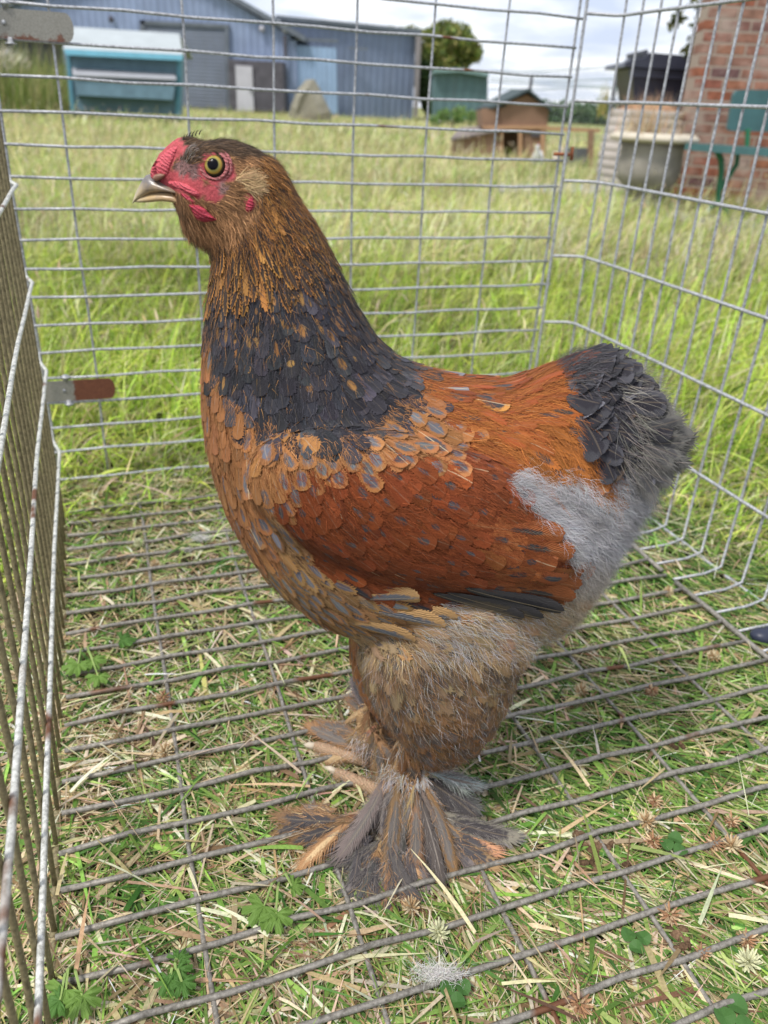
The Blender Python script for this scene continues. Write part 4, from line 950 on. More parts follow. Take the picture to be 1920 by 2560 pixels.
# --- feather geometry
def wrap(V, n, m, sv, base, lift, L):
    """lay feather points on the body: height over the skin grows towards the tip"""
    out = V.reshape(-1, 3).copy(); hgt = (base[:, None] + (lift * L)[:, None] * sv).ravel(); fn_ = bvh.find_nearest
    for i in range(len(out)):
        q, nn, _, _ = fn_(out[i])
        out[i] = (q.x + nn.x * hgt[i], q.y + nn.y * hgt[i], q.z + nn.z * hgt[i])
    return out.reshape(n, m, 3)
def feathers(P, D, N, L, W, lift, curl, inner, shape, C1, C2, Par, side=0.0, NS=8, wr=False, tooth=.10):
    """every argument per feather; returns arrays for np_mesh"""
    s_ = np.linspace(0, 1, NS + 1)
    n = len(P); B = np.cross(N, D); B /= np.linalg.norm(B, axis=1, keepdims=True) + 1e-9
    j = lambda a: np.asarray(a, float) * np.ones(n)
    L, W, lift, curl, inner, side = map(j, (L, W, lift, curl, inner, side)); a, b_ = shape
    prof = np.maximum(s_ ** a * np.maximum(1 - s_ ** b_, 0) ** .5, .0); prof /= prof.max()
    camb = 0.0 if wr else .22
    def place(sv, tv):       # sv, tv (n,k)
        return (P[:, None] + D[:, None] * (L[:, None] * sv * (1 - .25 * np.abs(curl)[:, None] * sv))[..., None] + B[:, None] * ((tv * W[:, None] * .5) + (side * L)[:, None] * sv ** 2)[..., None]
                + N[:, None] * (L[:, None] * (lift[:, None] * sv * (not wr) + curl[:, None] * sv ** 2) - camb * W[:, None] * tv ** 2)[..., None])
    k = NS + 1; VV, UU, SV, TV = [], [], [], []
    def push(sv, tv, pr_): VV.append(place(sv, tv)); UU.append(np.stack([.5 + .5 * np.clip(tv / np.maximum(pr_, .15), -1, 1), np.clip(sv, 0, 1)], 2)); SV.append(sv); TV.append(tv)
    sc = np.tile(s_, (n, 1)); push(sc, sc * 0, prof)
    for sg in (-1, 1): push(np.minimum(sc + .04 * inner[:, None], 1.02), sg * prof[None] * inner[:, None] * np.ones((n, 1)), prof)
    sm_ = (s_[:-1] + s_[1:]) / 2; pm = (prof[:-1] + prof[1:]) / 2; fr = (1 - inner[:, None])
    for sg in (-1, 1):
        tv = sg * pm[None] * (1 + tooth * rng.normal(0, 1, (n, NS)) + .15 * fr)
        sv = sm_[None] + .03 + fr * (.30 if NS > 30 else .16) + rng.normal(0, .12 / NS, (n, NS))
        push(sv, tv, pm)
    V = np.concatenate(VV, 1); U = np.concatenate(UU, 1); m = V.shape[1]
    if wr:
        sv_ = np.concatenate(SV, 1); tv_ = np.abs(np.concatenate(TV, 1))
        V = wrap(V, n, m, sv_ - .22 * tv_ ** 2 * sv_, .0004 + rng.random(n) * .0008, lift, L)
    q, t3 = [], []
    for i in range(NS):
        q.append((i, i + 1, k + i + 1, k + i)); q.append((i + 1, i, 2 * k + i, 2 * k + i + 1))
        t3.append((k + i, k + i + 1, 3 * k + i)); t3.append((2 * k + i + 1, 2 * k + i, 3 * k + NS + i))
    o = (np.arange(n) * m)[:, None, None]
    rp = lambda A: np.repeat(np.asarray(A, float) * np.ones((n, 3)), m, 0)
    return V.reshape(-1, 3), (o + np.array(q)[None]).reshape(-1, 4), (o + np.array(t3)[None]).reshape(-1, 3), U.reshape(-1, 2), rp(C1), rp(C2), rp(Par)
def feather_obj(name, packs, parent=hen, label=None):
    V, Q, T, U, A, B, Cc, off_ = [], [], [], [], [], [], [], 0
    for p in packs:
        V.append(p[0]); Q.append(p[1] + off_); T.append(p[2] + off_); U.append(p[3]); A.append(p[4]); B.append(p[5]); Cc.append(p[6]); off_ += len(p[0])
    o = np_mesh(name, np.concatenate(V), np.concatenate(Q), np.concatenate(T), M_FEA, parent, {'C1': np.concatenate(A), 'C2': np.concatenate(B), 'Par': np.concatenate(Cc)}, np.concatenate(U))
    if label: o['label'] = label
    return o
def strands(P, D, N, L, W, lift, curl, C, wav=.1):
    n = len(P); B = np.cross(N, D); B /= np.linalg.norm(B, axis=1, keepdims=True) + 1e-9
    sg = np.linspace(0, 1, 5); ph = rng.random(n) * 6.28; sd = rng.normal(0, .22, n)
    L = np.asarray(L) * np.ones(n); W = np.asarray(W) * np.ones(n); lift = np.asarray(lift) * np.ones(n); curl = np.asarray(curl) * np.ones(n)
    C_ = P[:, None] + D[:, None] * (L[:, None] * sg)[..., None] + N[:, None] * (L[:, None] * (lift[:, None] * sg + curl[:, None] * sg ** 2))[..., None] + B[:, None] * (L[:, None] * (sd[:, None] * sg + wav * np.sin(sg * 4 + ph[:, None]) * sg))[..., None]
    w = (W[:, None] * (1 - sg * .8)[None] * .5)[..., None] * B[:, None]
    V = np.stack([C_ - w, C_ + w], 2).reshape(n, -1, 3); q = np.array([[2 * i, 2 * i + 1, 2 * i + 3, 2 * i + 2] for i in range(4)])
    return V.reshape(-1, 3), (np.arange(n)[:, None, None] * 10 + q[None]).reshape(-1, 4), np.repeat(C, 10, 0)
def strand_obj(name, packs, parent=hen, mat=None, label=None):
    V, Q, C, o_ = [], [], [], 0
    for v, q, c in packs: V.append(v); Q.append(q + o_); C.append(c); o_ += len(v)
    o = np_mesh(name, np.concatenate(V), np.concatenate(Q), None, mat or M_DOWN, parent, {'Col': np.clip(np.concatenate(C), 0, .9)})
    if label: o['label'] = label
    return o
td = NT('down', .8, .15); td.col(td.attr('Col')); td.b.inputs['Sheen Weight'].default_value = .05
M_DOWN = td.m

# --- sample the body
me2.calc_loop_triangles(); tri = np.zeros(len(me2.loop_triangles) * 3, int); me2.loop_triangles.foreach_get('vertices', tri); tri = tri.reshape(-1, 3)
ta = np.linalg.norm(np.cross(BV_[tri[:, 1]] - BV_[tri[:, 0]], BV_[tri[:, 2]] - BV_[tri[:, 0]]), axis=1)
def sample(n):
    i = rng.choice(len(tri), n, p=ta / ta.sum()); r1 = np.sqrt(rng.random(n)); r2 = rng.random(n)
    w = np.stack([1 - r1, r1 * (1 - r2), r1 * r2], 1)[:, :, None]
    P = (BV_[tri[i]] * w).sum(1); N = (BN_[tri[i]] * w).sum(1); N /= np.linalg.norm(N, axis=1, keepdims=True); return P, N
def thin(P, sp):
    """keep a spaced subset; sp per point"""
    cell = {}; keep = []; c0 = .012; G_ = np.floor(P / c0).astype(int)
    for i in range(len(P)):
        g0 = G_[i]; r = sp[i]; ok = True; p = P[i]
        for a in (-1, 0, 1):
            for b_ in (-1, 0, 1):
                for c in (-1, 0, 1):
                    for j_ in cell.get((g0[0] + a, g0[1] + b_, g0[2] + c), ()):
                        q = P[j_]
                        if (p[0] - q[0]) ** 2 + (p[1] - q[1]) ** 2 + (p[2] - q[2]) ** 2 < r * r: ok = False; break
                    if not ok: break
                if not ok: break
            if not ok: break
        if ok: cell.setdefault(tuple(g0), []).append(i); keep.append(i)
    return np.array(keep)
def tangent(P, N, px, jit=.18):
    f = flow(px); D = np.stack([f[:, 0], np.zeros(len(P)), -f[:, 1]], 1)
    # near the back and the breast the feathers turn with the surface
    D += rng.normal(0, jit, D.shape); D -= N * (D * N).sum(1, keepdims=True); return D / (np.linalg.norm(D, axis=1, keepdims=True) + 1e-9)
def sc(c, n, s=.14, h=.04):
    return np.array(c)[None] * np.exp(rng.normal(0, s, (n, 1))) * np.exp(rng.normal(0, h, (n, 3)))

P, N = sample(150000); Z, PX = classify(P)
SP = {'hackle': .0056, 'slate': .0068, 'band': .0085, 'breast': .0080, 'wing': .0088, 'saddle': .0074, 'tailcore': .0095, 'belly': .0085, 'thigh': .0080}
packs = {}
for nm, spc in SP.items():
    m = Z == nm; p, n_, px = P[m], N[m], PX[m]
    if nm == 'wing': spc_ = np.where(px[:, 0] > 1000, .0100, .0082)
    elif nm == 'slate': spc_ = np.interp(px[:, 1], [540, 640, 760], [.0048, .0056, .0070])
    elif nm == 'hackle': spc_ = np.interp(px[:, 1], [320, 420, 640], [.0028, .0036, .0054])
    else: spc_ = np.full(len(p), spc)
    k = thin(p, spc_); p, n_, px = p[k], n_[k], px[k]; n = len(p); D = tangent(p, n_, px, .10 if nm in ('slate', 'wing', 'tailcore') else .15)
    one = np.ones(n); rnd = rng.random(n); PN = p - n_ * .0012
    C1 = C2 = None; par = np.zeros((n, 3)); shp = (.55, 6); inner = .84 * one; lift = .07 * one; curl = -.05 * one; side = rng.normal(0, .05, n)
    if nm == 'hackle':
        yy = px[:, 1]; f = np.clip((yy - 330) / 310, 0, 1)
        L = .010 + .021 * f; W = .0024 + .0036 * f; C1 = sc((0.36, 0.165, 0.045), n, .2); C2 = sc((0.035, 0.024, 0.02), n, .2)
        dk = (px[:, 0] > 600 + 0 * yy) * .25; pr = .45 + .55 * f + dk
        par[:, 0] = np.where(rnd < pr, .30 + .45 * f + dk, .02); par[:, 1] = .55; par[:, 2] = .12; shp = (.6, 3); inner = .6 * one; lift = .09 * one
        cr = (px[:, 0] > 400) & (yy < 400); C1[cr] *= .75
    elif nm == 'slate':
        L = rng.uniform(.024, .033, n); W = rng.uniform(.0105, .0145, n); tone = np.exp(rng.normal(0, .30, n))[:, None]
        C1 = np.array((.044, .043, .051))[None] * tone * sc((1, 1, 1), n, .1); C2 = C1 * .75; par[:, 0] = .8; par[:, 1] = .7; par[:, 2] = .06; lift = .05 * one
        gd = rnd < np.interp(px[:, 1], [560, 660, 760, 960], [.75, .45, .14, .02]); C2[gd] = sc((0.30, 0.155, 0.05), gd.sum(), .3); par[gd, 0] = rng.uniform(.15, .55, gd.sum()); par[gd, 1] = rng.uniform(.10, .34, gd.sum()); shp = (.5, 7); inner = .82 * one
        sm_ = np.interp(px[:, 1], [540, 620, 760], [.5, .6, 1.0]); L *= np.maximum(sm_, .75); W *= sm_
    elif nm == 'band':
        L = rng.uniform(.020, .027, n); W = rng.uniform(.0105, .014, n); C1 = sc((0.36, 0.155, 0.055), n); C2 = sc(LSLATE, n, .15)
        par[:, 0] = np.where(rnd < .8, .66, .02); par[:, 1] = .34; par[:, 2] = .25; shp = (.5, 7)
    elif nm == 'breast':
        L = rng.uniform(.019, .026, n); W = rng.uniform(.009, .012, n); C1 = sc((0.34, 0.145, 0.055), n, .16); C2 = sc(LSLATE, n, .15); lo = np.clip((px[:, 1] - 950) / 200, 0, 1)
        par[:, 0] = np.where(rnd < .10 + .5 * lo, .5, .02); par[:, 1] = .33; par[:, 2] = .15; shp = (.5, 6)
    elif nm == 'wing':
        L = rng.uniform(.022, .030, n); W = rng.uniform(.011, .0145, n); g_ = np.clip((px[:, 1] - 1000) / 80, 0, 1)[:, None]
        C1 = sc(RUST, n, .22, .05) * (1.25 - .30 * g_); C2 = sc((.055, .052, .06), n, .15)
        par[:, 0] = np.where(rnd < .48, rng.uniform(.25, .52, n), .02); par[:, 1] = rng.uniform(.14, .26, n); par[:, 2] = np.where(rng.random(n) < .04, .7, .12); shp = (.45, 8)
        lr = (px[:, 0] > 1000) & (px[:, 1] > 1130); L[lr] *= 1.25; W[lr] *= 1.15; C1[lr] = sc((0.30, 0.095, 0.030), lr.sum(), .18); par[lr, 0] = np.where(rng.random(lr.sum()) < .6, .45, .02)
        lift = .04 * one
    elif nm == 'saddle':
        L = rng.uniform(.032, .046, n); W = rng.uniform(.007, .0105, n); g_ = np.clip((px[:, 0] - 950) / 200, 0, 1)[:, None] * np.clip((px[:, 1] - 860) / 100, 0, 1)[:, None]
        C1 = sc(RUST, n, .15) * 1.35 * (1 - g_) + sc((0.37, 0.135, 0.03), n, .26) * g_; C2 = sc((.05, .048, .055), n, .15)
        big = (rnd < .20); par[:, 0] = np.where(big, rng.uniform(.4, .8, n), .02); par[:, 1] = .26; par[:, 2] = np.where(rng.random(n) < .10, .6, .08); shp = (.5, 3.2); inner = .55 * one; lift = .05 * one
    elif nm == 'tailcore':
        L = rng.uniform(.030, .042, n); W = rng.uniform(.015, .021, n); C1 = sc((.040, .040, .048), n, .35, .03); C2 = C1 * .8; par[:, 0] = .7; par[:, 1] = .6; par[:, 2] = .08; shp = (.5, 6); lift = .05 * one; curl = -.10 * one; inner = .8 * one
        br = (px[:, 1] < 790) & (rnd < .25); C1[br] = sc((0.30, 0.13, 0.05), br.sum()); par[br, 1] = .4; par[br, 0] = .6; side = rng.normal(0, .15, n)
        wsp = px[:, 0] > 1370; C1[wsp] = sc((.10, .10, .10), wsp.sum(), .2); inner[wsp] = .45
    elif nm == 'belly':
        L = rng.uniform(.026, .036, n); W = rng.uniform(.010, .014, n); C1 = sc((0.30, 0.16, 0.065), n, .2); C2 = sc(LSLATE, n, .15)
        par[:, 0] = np.where(rnd < .65, .55, .02); par[:, 1] = .36; par[:, 2] = .2; shp = (.5, 5); inner = .6 * one; lift = .08 * one
    elif nm == 'thigh':
        L = rng.uniform(.026, .038, n); W = rng.uniform(.011, .016, n); lo = np.clip((px[:, 1] - 1440) / 120, 0, 1)[:, None]
        C1 = sc((0.30, 0.205, 0.115), n, .12) * (1 - lo) + sc((0.20, 0.095, 0.04), n, .2) * lo; C2 = sc((.10, .085, .08), n, .2)
        par[:, 0] = np.where(rnd < .15 + .45 * lo[:, 0], .7, .02); par[:, 1] = .34; par[:, 2] = .1; shp = (.5, 4); inner = .5 * one; lift = .12 * one
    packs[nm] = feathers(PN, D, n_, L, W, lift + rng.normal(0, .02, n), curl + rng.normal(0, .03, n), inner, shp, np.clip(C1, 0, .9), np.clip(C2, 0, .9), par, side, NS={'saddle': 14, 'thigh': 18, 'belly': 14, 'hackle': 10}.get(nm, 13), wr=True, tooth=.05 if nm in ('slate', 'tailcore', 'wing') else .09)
feather_obj('neck_hackle', [packs['hackle'], packs['slate']], label='golden brown hackle turning slate black down the neck')
feather_obj('breast_feathers', [packs['breast'], packs['band'], packs['belly']], label='orange brown breast feathers with slate centres')
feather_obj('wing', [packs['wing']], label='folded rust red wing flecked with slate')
feather_obj('saddle_feathers', [packs['saddle']], label='orange gold saddle feathers on the back')
feather_obj('tail', [packs['tailcore']], label='short rounded slate black tail')
feather_obj('thigh_feathers', [packs['thigh']], label='buff and brown soft thigh feathers')

# --- fluff, head bristles
def pick_pts(names, n, extra=None):
    Pp, Nn = sample(n); zz_, pp = classify(Pp); m = np.isin(zz_, names)
    if extra is not None: m &= extra(pp)
    return Pp[m], Nn[m], pp[m]
dn_packs = []
p, n_, px = pick_pts(['fluff'], 900000); n = len(p)
D = tangent(p, n_, px, .35); t_ = np.clip(vnoise(px[:, 0], px[:, 1], .03, 3) * .5 + .5, 0, 1)[:, None]
edge = np.clip((px[:, 0] - 1330) / 120, 0, 1)[:, None]
t_ = np.clip(t_ + rng.normal(0, .12, (n, 1)), 0, 1); C = sc((0.47, 0.46, 0.475), n, .12) * t_ + sc((0.235, 0.225, 0.225), n, .12) * (1 - t_); C = C * (1 - edge) + sc((0.16, 0.155, 0.14), n, .3) * edge
low = np.clip((px[:, 1] - 1180) / 120, 0, 1)[:, None]; C = C * (1 - low) + sc((0.33, 0.27, 0.19), n, .3) * low
dn_packs.append(strands(p, D, n_, rng.uniform(.005, .014, n) * (1 + 1.4 * edge[:, 0]), .0003, rng.uniform(.05, .7, n), rng.normal(-.1, .25, n), C, .30))
p, n_, px = pick_pts(['thigh'], 170000); n = len(p); D = tangent(p, n_, px, .3)
hi = (px[:, 1] < 1430)[:, None]; gy = (rng.random(n) < np.where((px[:, 0] > 900) & (px[:, 1] < 1420), .6, .12))[:, None]
dkp = (vnoise(px[:, 0], px[:, 1], .085, 6) > .04)[:, None] & ~hi
C = np.where(gy, sc((0.42, 0.40, 0.39), n, .2), np.where(dkp, sc((.085, .065, .055), n, .25), sc((1, 1, 1), n, .01)) * np.where(dkp, 1, 1) * 0 + np.where(dkp, sc((.085, .065, .055), n, .25), np.where(hi, sc((0.40, 0.28, 0.15), n, .3), sc((0.24, 0.125, 0.055), n, .35))))
dn_packs.append(strands(p + n_ * rng.uniform(.001, .0038, (n, 1)), D, n_, rng.uniform(.007, .020, n), .00036, rng.uniform(.10, .32, n), rng.normal(-.05, .1, n), C, .14))
p, n_, px = pick_pts(['tailcore'], 110000, lambda q: q[:, 0] <= 1345); n = len(p); D = tangent(p, n_, px, .2)
dn_packs.append(strands(p + n_ * rng.uniform(.003, .008, (n, 1)), D, n_, rng.uniform(.008, .018, n), .0004, rng.uniform(-.1, .15, n), rng.normal(-.1, .1, n), sc((0.055, 0.052, 0.057), n, .4)))
p, n_, px = pick_pts(['tailcore'], 170000, lambda q: q[:, 0] > 1325); n = len(p); D = tangent(p, n_, px, .4)
dn_packs.append(strands(p + n_ * rng.uniform(0, .005, (n, 1)), D, n_, rng.uniform(.014, .034, n), .0005, rng.uniform(.1, .75, n), rng.normal(-.1, .2, n), sc((0.17, 0.155, 0.135), n, .35)))
# fine barbs breaking up the feather edges everywhere
bc_ = {'hackle': (0.30, 0.14, 0.045), 'slate': (0.036, 0.034, 0.040), 'band': (0.32, 0.15, 0.06), 'breast': (0.33, 0.15, 0.06), 'wing': (0.20, 0.052, 0.018), 'saddle': (0.33, 0.115, 0.030), 'belly': (0.36, 0.21, 0.10), 'tailcore': (0.075, 0.07, 0.075)}
p, n_, px = pick_pts(list(bc_), 170000)
kp = rng.random(len(p)) < np.where(px[:, 1] < 720, 1.0, .85); p, n_, px = p[kp], n_[kp], px[kp]; zz_, _ = classify(p); n = len(p); D = tangent(p, n_, px, .28)
C = np.array([bc_[z] for z in zz_]) * np.exp(rng.normal(0, .3, (n, 1)))
hk = (zz_ == 'hackle') & (rng.random(n) < np.interp(px[:, 1], [390, 580], [.3, .82])); C[hk] = sc((.045, .03, .025), hk.sum(), .3)
lt = (zz_ == 'slate') & (rng.random(n) < .12); C[lt] *= 1.8; gs = (zz_ == 'slate') & (vnoise(px[:, 0], px[:, 1], .22, 4) > np.interp(px[:, 1], [560, 660, 900], [.05, .30, .62])); C[gs] = sc((.27, .14, .05), gs.sum(), .3)
sd_ = zz_ == 'saddle'; Ls = rng.uniform(.004, .010, n); Ls[sd_] *= 2; Ls[zz_ == 'hackle'] *= 1.3; Ls[zz_ == 'tailcore'] *= 1.8
barb_pack = strands(p + n_ * rng.uniform(.0008, .0028, (n, 1)), D, n_, Ls, .00034, rng.uniform(.0, .14, n), np.zeros(n), C, .05)
strand_obj('barbs', [barb_pack], label='fine loose barbs of the body feathers')
p = []
for c_, zc_, kk_, r_ in (((870, 1660), .070, 700, .014), ((860, 1710), .045, 500, .015), ((800, 1690), .014, 260, .012), ((740, 1675), .013, 120, .008), ((800, 1770), .016, 420, .013), ((720, 1785), .013, 220, .010), ((665, 1788), .012, 160, .009), ((800, 1600), .04, 500, .016), ((740, 1618), .015, 220, .010), ((700, 1612), .013, 120, .007)):
    q_ = np.array(tuple(GD(c_[0], c_[1], zc_))); p.append(q_ + rng.normal(0, r_ * .5, (kk_, 3)) * np.array([1, .8, .5]))
p = np.concatenate(p); p[:, 2] = np.maximum(p[:, 2], .008); n = len(p); D = np.tile(np.array([-.35, -.35, -.75]), (n, 1)) + rng.normal(0, .45, (n, 3)); D /= np.linalg.norm(D, axis=1, keepdims=True)
dn_packs.append(strands(p, D, np.tile(np.array([0, -1, .3]), (n, 1)), rng.uniform(.008, .02, n), .0005, np.zeros(n), rng.normal(0, .1, n), np.where((rng.random(n) < .45)[:, None], sc((.46, .43, .41), n, .2), sc((.34, .22, .12), n, .3)), .15))
strand_obj('fluff', dn_packs, label='soft pale grey down under the tail and on the thigh')
hp = []
p, n_, px = pick_pts(['crown', 'cheek', 'lore', 'hackle'], 330000, lambda q: (q[:, 1] < 560)); zz_, _ = classify(p); n = len(p)
m = (zz_ != 'hackle') | (px[:, 1] < 520); p, n_, px, zz_ = p[m], n_[m], px[m], zz_[m]; n = len(p)
m = (zz_ != 'lore') | (rng.random(n) < .35); p, n_, px, zz_ = p[m], n_[m], px[m], zz_[m]; n = len(p)
D = tangent(p, n_, px, .2); cl = vnoise(px[:, 0], px[:, 1], .12, 2)[:, None]
cols = {'crown': (0.085, 0.052, 0.030), 'cheek': (0.25, 0.13, 0.06), 'lore': (0.13, 0.09, 0.085), 'hackle': (0.27, 0.115, 0.035)}
C = np.array([cols[z] for z in zz_]) * np.exp(rng.normal(-.08, .45, (n, 1))) * (1 + .35 * cl)
dkf = (zz_ == 'hackle') & (vnoise(px[:, 0], px[:, 1], .35, 9) > .22); C[dkf] = sc((.03, .02, .016), dkf.sum(), .2)
pale = (zz_ == 'crown') & (px[:, 0] < 425) & (px[:, 1] > 315) & (rng.random(n) < .28); C[pale] = sc((.24, .21, .19), pale.sum(), .3)
lc = (zz_ == 'cheek') & (px[:, 1] > 470); C[lc] *= 1.15
Ls = np.where(zz_ == 'hackle', .010, np.where(zz_ == 'lore', .0028, np.where(zz_ == 'crown', .0055, .0065))) * rng.uniform(.6, 1.3, n)
Ls = np.where(lc, Ls * 1.5, Ls)
hp.append(strands(p, D, n_, Ls, .00055, rng.uniform(.08, .35, n), rng.normal(-.05, .08, n), C, .04))
# ear tuft and crown bristles
def pts_at(xy, k, jx=6, jy=6):
    out = []
    for x, y in xy:
        for _ in range(k):
            q, nn = hit(x + rng.normal(0, jx), y + rng.normal(0, jy))
            if q is not None: out.append((tuple(q), tuple(nn)))
    A = np.array([o[0] for o in out]); B = np.array([o[1] for o in out])
    m = lambda A_: np.concatenate([A_, np.stack([A_[:, 0], 2 * Y0 - A_[:, 1], A_[:, 2]], 1)])
    return m(A), np.concatenate([B, B * np.array([1, -1, 1])])
p, n_ = pts_at([(518, 386), (528, 389), (536, 396), (540, 406), (532, 404)], 90, 4, 4); n = len(p)
D = np.tile(np.array([.95, 0, .10]), (n, 1)) + rng.normal(0, .22, (n, 3)); D -= n_ * (D * n_).sum(1, keepdims=True); D /= np.linalg.norm(D, axis=1, keepdims=True)
hp.append(strands(p, D, n_, rng.uniform(.007, .013, n), .0006, rng.uniform(.2, .55, n), -.1 * np.ones(n), sc((0.40, 0.27, 0.14), n, .25), .05))
strand_obj('head_feathers', hp, label='fine brown and black head feathers with a buff ear tuft')
g = Geo()
for x, y, dx_2, dy_2 in ((362, 325, -3, -14), (370, 318, -3, -16), (377, 313, -2, -18), (384, 309, 0, -18), (390, 304, 2, -16), (396, 300, 4, -17), (402, 297, 4, -15), (408, 294, 6, -16), (415, 291, 7, -14), (422, 289, 8, -14), (350, 336, -5, -10), (430, 287, 9, -12)):
    Yb = Y0 + rng.uniform(-.006, .006)
    g.tube([AD(x, y + 4, Yb), AD(x + dx_2 * .3, y + dy_2 * .3, Yb), AD(x + dx_2 * .6 + 2, y + dy_2 * .6, Yb)], [.00045, .0003, .0001], 4, False)
g.build('bristles', simple('bristle', (0.03, 0.02, 0.02), .6), hen)

# --- eye, beak, comb, wattles
def skin(name, c, rough=.5, sc_=700, bump=.0012):
    t = NT(name, rough, .45); f = t.noise(sc_, None, 3, .6); c = np.array(c)
    s2 = t.n.new('ShaderNodeSeparateXYZ'); t.l.new(t.pos(), s2.inputs[0])
    wv = t.math('SINE', t.math('ADD', t.math('MULTIPLY', s2.outputs[2], 2600), t.math('ADD', t.math('MULTIPLY', s2.outputs[0], 900), t.math('MULTIPLY', t.noise(120, None, 2), 16))))
    h_ = t.math('ADD', t.math('MULTIPLY', wv, .22), f)
    t.col(t.ramp(h_, [(.0, tuple(c * .72)), (.5, tuple(c)), (1.0, tuple(np.minimum(c * 1.25 + .02, 1)))]))
    t.bump(t.math('ADD', h_, t.math('MULTIPLY', t.noise(260, None, 4, .7), 1.6)), bump * 1.6, .8); t.b.inputs['Subsurface Weight'].default_value = .15; t.b.inputs['Subsurface Radius'].default_value = (.004, .001, .001); return t.m
M_RED = skin('red_skin', (0.56, 0.085, 0.11), .6, 700, .0009); M_RED2 = skin('dark_red_skin', (0.42, 0.03, 0.06)); M_PINK = skin('pink_skin', (0.42, 0.13, 0.13))
def mirror(g_name, geo, mat, parent=hen, smooth=True, label=None):
    o = geo.build(g_name, mat, parent, smooth)
    if label: o['label'] = label
    g2 = Geo(); V = np.concatenate(geo.V); V[:, 1] = 2 * Y0 - V[:, 1]; g2.add(V, [f[::-1] for f in geo.F]); o2 = g2.build(g_name, mat, parent, smooth)
    return o, o2
def pillow(poly, thick, rings=6, back=.002, base=None, pw=.5):
    """fleshy lobe: an outline laid on the head and swelled outward"""
    g_ = Geo(); poly = np.array(poly, float)
    Pn = []
    for _ in range(2):
        Pn = []
        for i in range(len(poly)): a, b_ = poly[i], poly[(i + 1) % len(poly)]; Pn += [a * .75 + b_ * .25, a * .25 + b_ * .75]
        poly = np.array(Pn)
    c = poly.mean(0); n = len(poly); V = []
    for k in range(rings + 1):
        r = 1 - (k / rings) * .999
        for q in poly:
            x, y = c + (q - c) * r; h_, nn = hit(x, y)
            Yh = h_.y if (h_ is not None and base is None) else (base if base is not None else Y0 - .008)
            if h_ is not None and base is None and h_.y > Y0 - .002: Yh = Y0 - .004
            Yv_ = min(Yh, Y0 - .003) - thick * max(1 - r ** 2.2, 0) ** pw + back * (r ** 8)
            V.append(tuple(AD(x, y, Yv_)))
    Fs = [(k * n + j, (k + 1) * n + j, (k + 1) * n + (j + 1) % n, k * n + (j + 1) % n) for k in range(rings) for j in range(n)]
    # rear skin
    bkk = []
    for q in poly:
        x, y = c + (q - c) * .8; p = Vector(V[0]); h_, nn = hit(x, y); Yh = base if base is not None else (h_.y if h_ is not None else Y0 - .008); bkk.append(tuple(AD(x, y, min(Yh, Y0 - .003) + back + .003)))
    o_ = len(V); V += bkk; Fs += [(j, (j + 1) % n, o_ + (j + 1) % n, o_ + j) for j in range(n)] + [tuple(o_ + j for j in range(n))]
    g_.add(V, Fs); return g_
def Z5(pts): return [((330 + a / 4.74) / K, (300 + b_ / 4.74) / K) for a, b_ in pts]
# forehead and pea comb
cmb = Z5([(215, 650), (225, 570), (285, 470), (345, 400), (420, 330), (500, 285), (575, 268), (545, 350), (520, 430), (480, 520), (450, 600), (430, 690), (300, 730), (235, 700)])
mirror('comb', pillow(cmb, .0016, pw=.8), M_RED, label='low red pea comb and forehead skin')
g = Geo(); cl_ = [AD(*q, Y0) for q in Z5([(235, 640), (265, 540), (330, 440), (410, 355), (500, 300), (570, 285)])]
pass
mirror('gape', pillow(Z5([(395, 730), (450, 705), (560, 725), (680, 770), (770, 830), (830, 890), (800, 930), (730, 915), (640, 850), (520, 800), (420, 780)]), .0028), M_RED, label='red fold of skin behind the beak')
mirror('gape', pillow(Z5([(545, 850), (620, 865), (690, 905), (720, 950), (770, 960), (760, 1020), (700, 1010), (650, 960), (590, 910)]), .0016), M_RED2)
mirror('wattle', pillow(Z5([(640, 985), (700, 985), (760, 990), (860, 1030), (930, 1110), (1000, 1170), (1040, 1200), (960, 1215), (850, 1228), (760, 1195), (715, 1130), (690, 1060)]), .0042, pw=.6), M_RED2, label='small dark red wattle')
mirror('earlobe', pillow(Z5([(1335, 1100), (1335, 1000), (1375, 920), (1440, 880), (1455, 960), (1445, 1050), (1390, 1115)]), .0016), M_RED2, label='small red earlobe')
